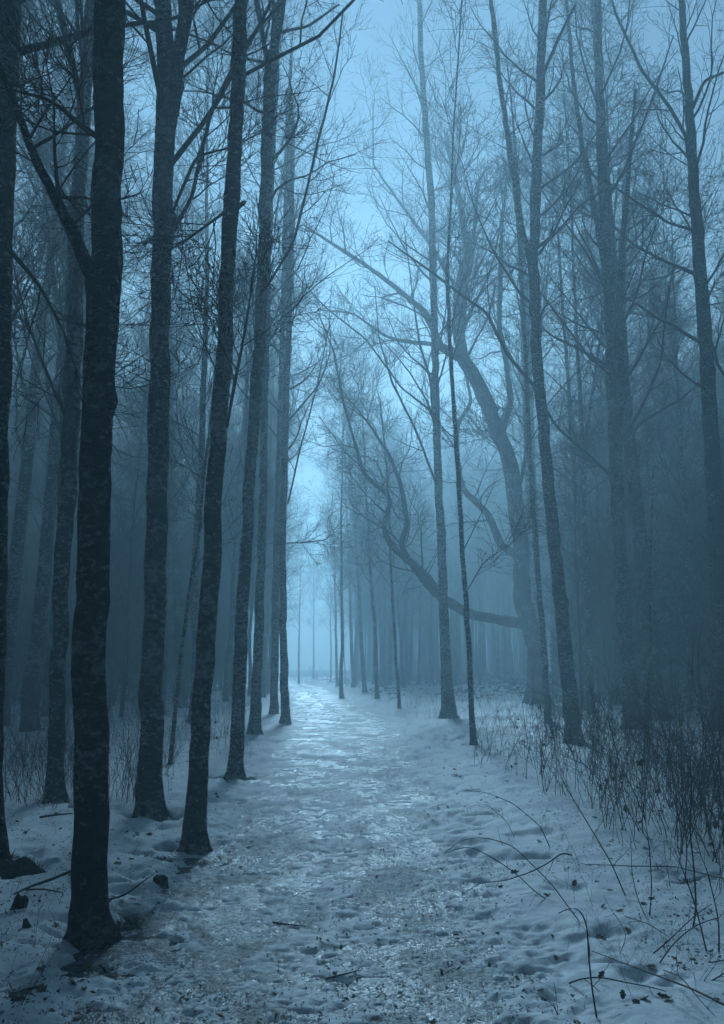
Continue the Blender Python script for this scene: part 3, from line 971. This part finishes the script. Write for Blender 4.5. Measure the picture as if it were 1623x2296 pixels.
def leaf_mesh(seed, size=0.05):
    rg = np.random.default_rng(seed)
    # a curled, lobed dry leaf: midrib plus toothed blade, two-sided thickness left to the material
    n = 9
    t = np.linspace(0, 1, n)
    wd = np.sin(t * math.pi) ** 0.7 * (0.32 + 0.12 * np.cos(t * 18 + seed)) + 0.01
    curl = rg.uniform(0.15, 0.5); bend = rg.uniform(-.4, .5)
    V = []
    for i_, (a, w_) in enumerate(zip(t, wd)):
        zc = bend * (a - .5) ** 2
        V += [(a - .5, -w_, zc + curl * w_ + rg.normal() * .03), (a - .5, 0, zc), (a - .5, w_, zc + curl * w_ * rg.uniform(.2, 1.3) + rg.normal() * .03)]
    V = np.array(V) * size
    V[:, 2] -= V[:, 2].min()
    F = []
    for i_ in range(n - 1):
        o = i_ * 3
        F += [(o, o + 3, o + 4, o + 1), (o + 1, o + 4, o + 5, o + 2)]
    V2 = V + np.array([0, 0, 0.0008])
    F = np.array(F)
    return mesh_from('leaf', np.concatenate([V, V2]), np.concatenate([F[:, ::-1], F + len(V)]), M['leaf'])


LEAVES = [leaf_mesh(k, 0.075) for k in range(8)]


def shrub(x, y, n, spread, sc, label, group, leaves=0, name='shrub'):
    t = empty(name, (x, y, surf(x, y) - 0.03), 0, 1)
    tag(t, label, 'shrub', group)
    for k in range(n):
        a = random.uniform(0, 6.28); r = spread * random.random() ** .5
        lean = random.gauss(0, .16) + r * .35
        o = link('stem', STEMS[random.randrange(14)], t, (r * math.cos(a), r * math.sin(a), 0), (random.gauss(0, .12) - lean * math.sin(a), lean * math.cos(a) + random.gauss(0, .12), random.uniform(0, 6.28)), sc * random.uniform(.65, 1.25))
    for k in range(leaves):
        a = random.uniform(0, 6.28); r = spread * random.random()
        link('dead_leaf', LEAVES[random.randrange(8)], t, (r * math.cos(a), r * math.sin(a), random.uniform(.1, .6) * sc), (random.uniform(-1.5, 1.5), random.uniform(-1.5, 1.5), random.uniform(0, 6.28)), random.uniform(.5, 1.0))
    return t


rs = random.Random(8)
sh = 0
# thick scrub on the right
for it in range(700):
    px = rs.uniform(1090, 1690); py = 1640 + 390 * rs.random() ** .95
    if py > 1715 + (px - 1090) * 0.55: continue
    if px < 1240 and py > 1800: continue
    p = on_ground(px, py)
    if float(path_d(np.array([p[0]]), np.array([p[1]]))[0]) < 0.7: continue
    sc_ = rs.uniform(.8, 1.5)
    shrub(p[0], p[1], rs.randint(4, 7), rs.uniform(.2, .7), sc_, '%s leafless scrub %s' % ('tall' if sc_ > 1.25 else ('middling' if sc_ > 1.0 else 'low'), ('far in the thicket ' if py < 1700 else ('mid thicket ' if py < 1780 else 'in front ')) + ('by the mossy-footed tree' if px < 1330 else ('below the twin-stemmed tree' if px < 1500 else 'by the right edge'))), 'scrub in the right thicket', rs.choice([0, 1, 2]))
    sh += 1
    if sh >= 130: break
# sparse stalks behind, right of the path
for it in range(60):
    px = rs.uniform(880, 1640); py = rs.uniform(1572, 1640)
    p = on_ground(px, py)
    if float(path_d(np.array([p[0]]), np.array([p[1]]))[0]) < 0.6: continue
    shrub(p[0], p[1], rs.randint(5, 9), rs.uniform(.4, .9), rs.uniform(.6, 1.0), 'sparse low stalks on the far snow, ' + zone(px), 'low stalks right of the path')
for it in range(26):
    px = rs.uniform(640, 850); y_ = rs.uniform(84, 104); x_ = (px - CX) / FPX * y_
    shrub(x_, y_, rs.randint(7, 11), rs.uniform(.8, 1.6), rs.uniform(1.3, 2.2), '%s brush closing off the far end of the path' % ('low' if it % 2 else 'taller'), 'brush at the far end of the path')
# left undergrowth
for it in range(130):
    px = rs.uniform(-20, 545); py = 1585 + 240 * rs.random() ** 1.3
    if px > 420 and py > 1720: continue
    p = on_ground(px, py)
    if float(path_d(np.array([p[0]]), np.array([p[1]]))[0]) < 0.9: continue
    shrub(p[0], p[1], rs.randint(5, 8), rs.uniform(.2, .6), rs.uniform(.7, 1.15), ('farther' if py < 1650 else 'nearer') + ' thin stalks in the snow ' + zone(px), 'stalks among the left trunks', rs.choice([0, 0, 1]))


# ------------------------------------------------------------------ arching canes and fallen sticks in the foreground
def cane(pts, w0, label, name='bramble_cane', up=None, dz=None, cat='cane', mat='cane', twigs=4, seed=0):
    """pts in crop-8 pixels of the lower right quarter or frame pixels; root first"""
    rg = np.random.default_rng(900 + seed)
    n = len(pts)
    root = on_ground(*pts[0])
    z0 = surf(root[0], root[1])
    P = []
    for k, (px, py) in enumerate(pts):
        if dz is not None:                       # lies low over the ground at given heights
            q = on_height(px, py, z0 + dz[k])
            for it in range(3):
                q = on_height(px, py, surf(q[0], q[1]) + dz[k])
        else:                                    # stands in an upright plane through its root
            q, _ = on_plane(px, py, root[1] + rg.normal() * 0.03 * (k > 0))
        P.append(q)
    P = np.array(P)
    if dz is None: P[0, 2] = z0 - 0.03
    P = P - root
    W = np.linspace(w0, w0 * 0.45, n)
    V, F, Q, w = bark_tube(P, W, 60.0 + seed, sides=8, step=0.03, bump=0.15, knots=6, maxrows=90)
    t = empty(name, root)
    tag(t, label, cat)
    link('stem', mesh_from('stem', V, F, M[mat]), t)
    if twigs:
        q, wq, _ = resample(P, W, 12)
        p2, r2 = grow(rg, q[None], wq[None], twigs, 0.15, 1.0, (R(25), R(60)), (0.06, 0.26), 4, 0.1, 0.12, 0.6, 0.0014)
        for b_ in range(len(p2)):
            vv, ff = sweep(p2[b_:b_ + 1], r2[b_:b_ + 1], 4)
            link('twig', mesh_from('twig', vv, ff, M[mat]), t)
    return t


def c8(*pts):
    return [(811.5 + 0.5 * a, 1712 + 0.5 * b_) for a, b_ in pts]


def c7(*pts):
    return [(0.5 * a, 1712 + 0.5 * b_) for a, b_ in pts]


CANES = [
 (c8((1058, 1185), (1030, 1000), (1012, 820), (1015, 740), (990, 670), (960, 638), (920, 645), (880, 672)), .0042, None, 'tall arching cane in the right foreground, bowed over at its tip'),
 (c8((855, 655), (780, 580), (700, 500), (600, 430), (490, 372), (440, 378), (362, 405)), .0038, None, 'cane arching left towards the path, ending just above the snow'),
 (c8((990, 768), (960, 690), (850, 540), (740, 430), (680, 370), (560, 332), (500, 332), (430, 350), (372, 400)), .0036, None, 'longer upper cane arching left towards the path beside its twin'),
 (c8((940, 410), (895, 400), (830, 450), (750, 490), (640, 525), (530, 535), (450, 585)), .005, (.25, .28, .18, .1, .07, .06, .02), 'forked twig lying on the snow with its tip at the path edge'),
 (c8((930, 985), (980, 965), (1070, 955), (1170, 980), (1290, 1000), (1365, 1022)), .004, (.01, .05, .08, .05, .03, .01), 'thin bent stick lying flat on the right foreground snow'),
 (c8((1625, 1082), (1480, 1010), (1320, 950), (1160, 890), (1030, 840)), .005, (.12, .10, .08, .05, .02), 'long straight stick slanting across the lower right snow'),
 (c8((1180, 685), (1290, 720), (1380, 780)), .003, (.02, .05, .02), 'short twig on the snow below the right thicket'),
 (c8((1275, 893), (1370, 800), (1450, 720), (1530, 650), (1570, 630)), .004, None, 'upper of two canes rising side by side to the right edge'),
 (c8((1320, 950), (1350, 870), (1400, 800), (1500, 720), (1600, 690)), .0042, None, 'lower of two canes rising side by side to the right edge'),
 (c8((1440, 1058), (1530, 1000), (1640, 930)), .006, None, 'thick cane stub leaning out of the right edge near the bottom'),
 (c8((1483, 782), (1500, 650), (1490, 480), (1470, 300), (1478, 120), (1470, -40)), .0060, None, 'tallest upright stem near the right edge of the thicket'),
 (c8((1552, 886), (1530, 780), (1500, 650), (1440, 480), (1400, 380)), .005, None, 'stem crossing the tallest upright stem near the right edge'),
 (c8((1290, 750), (1300, 560), (1292, 400), (1262, 200), (1240, 60)), .0045, None, 'straight slender stem standing clear at the thicket front'),
 (c8((1282, 745), (1240, 620), (1210, 500), (1205, 330)), .0036, None, 'slightly bent stem beside the straight slender one at the thicket front'),
 (c8((1190, 630), (1120, 450), (1050, 330), (960, 180), (900, 80)), .0048, None, 'stem leaning left out of the front of the thicket'),
 (c8((850, 420), (800, 280), (680, 180), (560, 130), (462, 120)), .004, None, 'topmost cane arching left from the thicket over the snow'),
 (c8((690, 350), (650, 260), (560, 180), (482, 192)), .003, None, 'short cane bowed left under the topmost arching one'),
 (c8((885, 1175), (872, 1110), (858, 1078)), .003, None, 'short upright twig at the bottom right of the path edge'),
 (c8((1485, 1175), (1540, 1130), (1640, 1105)), .0055, None, 'low dark cane in the bottom right corner'),
 (c8((1145, 880), (1165, 830), (1195, 770), (1150, 700), (1130, 670)), .0026, None, 'small crooked twig standing in the middle of the right snow'),
 (c8((1420, 975), (1470, 910), (1560, 892), (1640, 880)), .005, None, 'cane bowing right just above the thick stub'),
 (c8((1350, 925), (1430, 955), (1540, 1090), (1580, 1130)), .003, (.03, .08, .05, .02), 'thin twig running down between the canes at lower right'),
 (c8((1640, 520), (1400, 462), (1200, 460), (985, 450)), .005, (.25, .2, .2, .15), 'long cane lying level across the front of the thicket'),
 (c8((1603, 890), (1600, 700), (1575, 590), (1545, 470)), .005, None, 'upright stem hugging the right edge above the low canes'),
 (c7((325, 480), (230, 520), (150, 545), (60, 587)), .012, (.09, .07, .05, .02), 'fallen branch on the snow left of the nearest trunk'),
 (c7((120, 566), (200, 562), (280, 580)), .007, (.04, .06, .03), 'smaller stick crossing the fallen branch on the left'),
 (c7((180, 240), (260, 228), (325, 224)), .012, (.04, .08, .08), 'stick on the snow between the two leftmost trunks'),
 (c7((478, 612), (560, 592), (640, 530), (690, 495)), .007, (.05, .1, .12, .08), 'stick leaning over the snow right of the nearest trunk'),
 (c7((720, 345), (760, 340), (805, 352)), .006, (.02, .03, .03), 'short stick beside the foot of the stubbed tree'),
 (c7((1225, 712), (1290, 722), (1370, 728)), .006, (.015, .02, .015), 'dark twig frozen into the middle of the path'),
 (c7((1460, 965), (1540, 945), (1620, 925)), .006, (.015, .02, .015), 'dark twig frozen into the lower path'),
 (c7((260, 672), (265, 620), (292, 565)), .003, None, 'single bent twig standing left of the nearest trunk'),
 (c7((10, 880), (8, 830), (4, 790)), .004, None, 'twig standing at the left edge of the foreground snow'),
]
for k, (pts, w0, dz, lab) in enumerate(CANES):
    low = dz is not None
    stick = 'stick' in lab or 'fallen' in lab or 'twig' in lab
    cane(pts, w0, lab, name='fallen_stick' if (stick and low) else ('dead_stalk' if stick else 'bramble_cane'), dz=dz, cat='stick' if stick else 'cane', mat='wood' if w0 > .0065 else 'cane', twigs=4 if not low else 3, seed=k)

# little twigs and stubs poking through the snow
rt = random.Random(77)
nt_ = 0
for it in range(600):
    px = rt.choice([rt.uniform(0, 420), rt.uniform(960, 1623), rt.uniform(960, 1623)]); py = rt.uniform(1880, 2290)
    p = on_ground(px, py)
    d = float(path_d(np.array([p[0]]), np.array([p[1]]))[0])
    if d < 0.25: continue
    sc_ = rt.uniform(.10, .42)
    o = link('twig_stub', STEMS[rt.randrange(14)], None, (p[0], p[1], surf(p[0], p[1]) - .012), (rt.gauss(0, .35), rt.gauss(0, .35), rt.uniform(0, 6.28)), sc_)
    size = 'tiny' if sc_ < .2 else ('short' if sc_ < .32 else 'taller')
    where = ('beside the nearest left trunk' if px < 420 and py < 2120 else 'in the bottom left snow') if px < 420 else (('under the front of the right thicket' if py < 2020 else 'in the right foreground snow') + (' far right' if px > 1400 else ''))
    tag(o, '%s dead twig poking up %s' % (size, where), 'twig', 'twigs poking through the snow')
    nt_ += 1
    if nt_ >= 85: break

# the pale sapling with paired twigs rising from the thicket
def sapling():
    root = on_ground(1442, 1700)
    t = empty('sapling', root)
    tag(t, 'slender pale sapling with paired twigs rising from the right thicket', 'sapling')
    pts = [(1442, 1700, 5), (1450, 1600, 4.4), (1458, 1450, 4), (1457, 1300, 3.4), (1462, 1150, 2.6), (1466, 1000, 1.6)]
    P = []; W = []
    for px, py, w_ in pts:
        q, tt = on_plane(px, py, root[1]); P.append(q - root); W.append(w_ / 2 / FPX * tt)
    P = np.array(P); W = np.array(W); P[0, 2] = -0.05
    V, F, Q, w = bark_tube(P, W, 91.0, sides=8, step=.05, bump=.1, knots=4)
    link('stem', mesh_from('stem', V, F, M['bark_pale']), t)
    for (a, b_, c_) in [((1456, 1408), (1400, 1360), (1350, 1295)), ((1456, 1408), (1500, 1370), (1536, 1345)), ((1457, 1240), (1430, 1225), (1405, 1215)), ((1457, 1240), (1485, 1222), (1500, 1212)), ((1461, 1130), (1450, 1090), (1440, 1070)), ((1462, 1130), (1478, 1085), (1486, 1060)), ((1452, 1560), (1410, 1520), (1380, 1500))]:
        q = np.array([on_plane(*s_, root[1] + random.uniform(-.1, .1))[0] - root for s_ in (a, b_, c_)])
        q[0] = on_plane(*a, root[1])[0] - root
        qq, ww, _ = resample(q, np.array([.006, .004, .002]), 7)
        vv, ff = sweep(qq[None], ww[None], 5)
        link('twig', mesh_from('twig', vv, ff, M['bark_pale']), t)


sapling()


# ------------------------------------------------------------------ stumps, mounds, tufts
def stump(px, py, r, h, label, name='tree_stump', tilt=0.1, cat='stump'):
    p = on_ground(px, py); rg = np.random.default_rng(int(px + py))
    z = surf(p[0], p[1]) - 0.03
    P = np.array([[0, 0, -0.05], [0, 0, 0.0], [tilt * h * .5, 0, h * .5], [tilt * h, 0, h]])
    V, F, Q, w = bark_tube(P, np.array([r * 1.25, r * 1.15, r, r * .97]), px * .01, sides=20, step=.015, bump=.14, flare=(.05, .3, 4), knots=3)
    t = empty(name, (p[0], p[1], z)); tag(t, label, cat)
    link('bark', mesh_from('bark', V, F, M['bark_dark']), t)
    top = V.reshape(-1, 20, 3)[-1]
    c_ = top.mean(0)
    # broken, stepped top
    ring = c_ + (top - c_) * 0.6 + np.array([0, 0, .012]) + rg.normal(size=(20, 3)) * np.array([0, 0, .006])
    VV = np.concatenate([top, ring, [c_ + np.array([0, 0, .004])]])
    Q4 = np.array([(i_, (i_ + 1) % 20, 20 + (i_ + 1) % 20, 20 + i_) for i_ in range(20)])
    T3 = np.array([(20 + i_, 20 + (i_ + 1) % 20, 40) for i_ in range(20)])
    link('broken_top', mesh_from('broken_top', VV, [Q4, T3], M['wood'], False), t)
    return t


stump(38, 2056, .048, .085, 'small broken stump in the snow near the left edge', tilt=.25)
stump(357, 1990, .052, .075, 'small cut stump left of the path, between the near trunk and the stubbed tree', tilt=.1)


def wedge(px, py, w_, h, label):
    p = on_ground(px, py); z = surf(p[0], p[1]) - 0.02
    V = np.array([[-w_, -.02, 0], [w_, -.025, 0], [w_ * 1.1, .03, 0], [-w_ * .8, .03, 0], [-w_ * .9, -.01, h], [-w_ * .35, -.012, h * 1.04], [-w_ * .3, .012, h], [-w_ * .85, .01, h * .96], [w_ * .2, -.018, h * .45], [w_ * .25, .02, h * .42]])
    F4 = np.array([(0, 1, 8, 4), (3, 7, 9, 2), (0, 4, 7, 3), (1, 2, 9, 8)]); F3 = np.array([(4, 8, 5), (7, 6, 9)]); G = np.array([(5, 8, 9, 6), (4, 5, 6, 7)])
    o = link('wood_splinter', mesh_from('wood_splinter', V, [np.concatenate([F4, G]), F3], M['wood'], False), None, (p[0], p[1], z), (0, 0, .2))
    tag(o, label, 'splinter')


wedge(62, 2098, .035, .075, 'pointed wooden splinter sticking up from the left foreground snow')


def mound(px, py, rx, ry, h, label, name='moss_mound', blades=260, cat='mound'):
    p = on_ground(px, py); rg = np.random.default_rng(int(px * 3 + py))
    nr, na = 16, 36
    V = []
    for i_ in range(nr + 1):
        for j in range(na):
            a = j / na * 2 * math.pi; r = i_ / nr
            k = 1 + .25 * (float(fbm(np.array([math.cos(a) * 1.5]), np.array([math.sin(a) * 1.5]), 2, seed=px * .1)[0]) - .5) * 2
            x = rx * r * math.cos(a) * k; y = ry * r * math.sin(a) * k
            zz = h * (1 - r ** 2) + (float(fbm(np.array([x * 14]), np.array([y * 14]), 3, seed=py * .1)[0]) - .5) * h * .6 * (1 - r * .6) - .03
            V.append((x, y, zz))
    V = np.array(V); idx = np.arange((nr + 1) * na).reshape(nr + 1, na)
    F = np.stack([idx[:-1], idx[1:], np.roll(idx[1:], -1, 1), np.roll(idx[:-1], -1, 1)], -1).reshape(-1, 4)
    t = empty(name, (p[0], p[1], surf(p[0], p[1]) - .04)); tag(t, label, cat)
    link('moss', mesh_from('moss', V, F, M['moss']), t)
    # tufts of fine blades
    n = blades
    a = rg.random(n) * 6.28; r = rg.random(n) ** .5
    b0 = np.stack([rx * r * np.cos(a), ry * r * np.sin(a), h * (1 - r ** 2) - .02], 1)
    d = unit(np.stack([rg.normal(size=n) * .6, rg.normal(size=n) * .6, rg.uniform(.4, 1.2, n)], 1))
    L = rg.uniform(.03, .09, n)[:, None]
    P = np.stack([b0, b0 + d * L * .6, b0 + d * L + np.array([0, 0, -.012])], 1)
    W = np.repeat(np.array([[.0022, .0016, .0006]]), n, 0)
    vv, ff = sweep(P, W, 3)
    o = link('grass_tuft', mesh_from('grass_tuft', vv, ff, M['moss']), t)
    o['kind'] = 'stuff'


mound(18, 1968, .34, .26, .20, 'dark mossy mound at the foot of the left edge trunk')
mound(356, 1932, .17, .12, .06, 'dark moss tuft in the snow left of the stubbed tree', name='moss_tuft', cat='moss')
mound(285, 2078, .20, .14, .07, 'moss and litter heap against the right foot of the nearest trunk', name='moss_tuft', cat='moss')
mound(160, 2118, .10, .07, .04, 'little moss clump at the left foot of the nearest trunk', name='moss_tuft', blades=120, cat='moss')
mound(1552, 2000, .10, .08, .05, 'dark clump standing in for a hole in the snow below the right thicket', name='moss_tuft', blades=140, cat='moss')  # dark clump put where the snow mound has a dark hole
mound(1490, 1972, .11, .06, .05, 'small dark earth lump poking from the snow under the right thicket', name='earth_lump', blades=60, cat='lump')
mound(465, 1905, .10, .08, .035, 'low litter clump at the right foot of the stubbed tree', name='moss_tuft', blades=120, cat='moss')


def fallen_log(a, b_, r, label, seed):
    A = on_ground(*a); B = on_ground(*b_)
    A[2] = surf(A[0], A[1]) + r * .6; B[2] = surf(B[0], B[1]) + r * .7
    P = np.linspace(0, 1, 6)[:, None] * (B - A)[None]
    P += np.random.default_rng(seed).normal(size=P.shape) * np.array([.04, .04, .03])
    V, F, Q, w = bark_tube(P, np.linspace(r, r * .7, 6), seed * 1.7, sides=14, step=.06, bump=.12, knots=6)
    t = empty('fallen_log', A); tag(t, label, 'log')
    link('bark', mesh_from('bark', V, F, M['bark']), t)
    for e, ring in ((0, V[:14]), (1, V[-14:])):
        c_ = ring.mean(0)
        T = np.array([(k, (k + 1) % 14, 14) for k in range(14)])
        link('log_end', mesh_from('log_end', np.concatenate([ring, [c_]]), T, M['wood'], False), t)


fallen_log((1290, 1566), (1405, 1578), .14, 'snow-dusted fallen log lying in the gloom behind the right trunks', 3)
fallen_log((1470, 1568), (1610, 1560), .11, 'thin fallen log in the gloom near the right edge', 5)

# ------------------------------------------------------------------ dead leaves
nl = 0
rl = random.Random(21)
for it in range(1500):
    px = rl.uniform(900, 1623); py = 1600 + 690 * rl.random() ** 1.5
    p = on_ground(px, py)
    d = float(path_d(np.array([p[0]]), np.array([p[1]]))[0])
    if d < 0.1: continue
    ls = rl.uniform(.4, .95)
    o = link('dead_leaf', LEAVES[rl.randrange(8)], None, (p[0], p[1], surf(p[0], p[1]) + .001), (rl.gauss(0, .35), rl.gauss(0, .35), rl.uniform(0, 6.28)), ls)
    tag(o, 'curled %s dead leaf on the snow %s' % ('small' if ls < .6 else ('larger' if ls > .8 else 'brown'), ('at the right edge of the path' if d < .5 else ('below the right thicket' if py < 1950 else 'in the right foreground')) + (' far right' if px > 1420 else '')), 'leaf', 'dead leaves right of the path')
    nl += 1
    if nl >= 90: break
nl = 0
for it in range(1500):
    px = rl.uniform(0, 620); py = 1700 + 590 * rl.random() ** 1.3
    p = on_ground(px, py)
    d = float(path_d(np.array([p[0]]), np.array([p[1]]))[0])
    if d < 0.05: continue
    o = link('dead_leaf', LEAVES[rl.randrange(8)], None, (p[0], p[1], surf(p[0], p[1]) + .001), (rl.gauss(0, .35), rl.gauss(0, .35), rl.uniform(0, 6.28)), rl.uniform(.45, 1.0))
    tag(o, 'dark dead leaf on the snow %s' % ('beside the nearest left trunk' if py > 1980 and px < 330 else ('at the left edge of the near path' if py > 1980 else ('among the left trunks' if d > 1.2 else 'by the left path edge under the trunks'))), 'leaf', 'dead leaves left of the path')
    nl += 1
    if nl >= 70: break
# the upright hanging leaves that catch the eye
for (px, py, rz, s, lab) in [(811.5 + .5 * 1078, 1712 + .5 * 1040, .3, .6, 'curled leaf standing on edge in the lower right snow'),
                             (811.5 + .5 * 1172, 1712 + .5 * 1130, 1.2, .6, 'withered leaf upright near the bottom of the right snow'),
                             (811.5 + .5 * 955, 1712 + .5 * 590, .8, .7, 'broad withered leaf below the hanging seed heads')]:
    p = on_ground(px, py)
    o = link('dead_leaf', LEAVES[3], None, (p[0], p[1], surf(p[0], p[1]) + .03), (.5, -.8, rz), s)
    tag(o, lab, 'leaf')

# fine litter: bits of leaf and bark strewn over path and snow, past counting
rg = np.random.default_rng(31)
n = 36000
py_ = 3.8 + 36 * rg.random(n) ** 1.7
px_ = rg.uniform(-1, 1, n) * (0.45 * py_ + .6)
keep = fbm(px_ * .9, py_ * .9, 4, gain=.7, seed=44) > 0.47 - 0.05 * smooth(.2, 1.0, path_d(px_, py_))
px_, py_ = px_[keep], py_[keep]; n = len(px_)
z = base_h(px_, py_) + np.maximum(0.008, snow_depth(px_, py_)) + .003
s = rg.uniform(.004, .010, n) + .016 * rg.random(n) ** 6; a = rg.random(n) * 6.28
ax = np.stack([np.cos(a), np.sin(a), rg.normal(size=n) * .35], 1) * s[:, None]
bx = np.stack([-np.sin(a), np.cos(a), rg.normal(size=n) * .35], 1) * (s * rg.uniform(.2, .7, n))[:, None]
c0 = np.stack([px_, py_, z], 1)
up = np.array([0, 0, .004])
V = np.stack([c0 - ax, c0 - bx * .8, c0 + ax, c0 + bx, c0 + up + ax * .2], 1).reshape(-1, 3)
o5 = np.arange(n)[:, None] * 5
F = np.concatenate([o5 + np.array([[0, 1, 4]]), o5 + np.array([[1, 2, 4]]), o5 + np.array([[2, 3, 4]]), o5 + np.array([[3, 0, 4]])])
lit = link('leaf_litter', mesh_from('leaf_litter', V, F, M['leaf'], False))
tag(lit, 'fine scatter of leaf and bark bits over the snow and icy path', 'litter', kind='stuff')

# ------------------------------------------------------------------ haze
hz = Bag()
lo_, hi_ = np.array([-300, -300, -1.6]), np.array([300, 300, 32.0])
bx_ = np.array([[lo_[0] if not i_ & 1 else hi_[0], lo_[1] if not i_ & 2 else hi_[1], lo_[2] if not i_ & 4 else hi_[2]] for i_ in range(8)])
fx_ = np.array([(0, 2, 3, 1), (4, 5, 7, 6), (0, 1, 5, 4), (2, 6, 7, 3), (0, 4, 6, 2), (1, 3, 7, 5)])
m = bpy.data.materials.new('mist'); m.use_nodes = True
nt = m.node_tree; nt.nodes.clear()
o = nt.nodes.new('ShaderNodeOutputMaterial'); pv = nt.nodes.new('ShaderNodeVolumePrincipled')
pv.inputs['Color'].default_value = (*HAZE_COLOR, 1)
pv.inputs['Density'].default_value = HAZE_DENSITY
pv.inputs['Anisotropy'].default_value = HAZE_G
nt.links.new(pv.outputs[0], o.inputs['Volume'])
haze = link('haze', mesh_from('haze', bx_, fx_, m, False))
tag(haze, 'pale blue mist filling the whole wood', 'mist', kind='stuff')
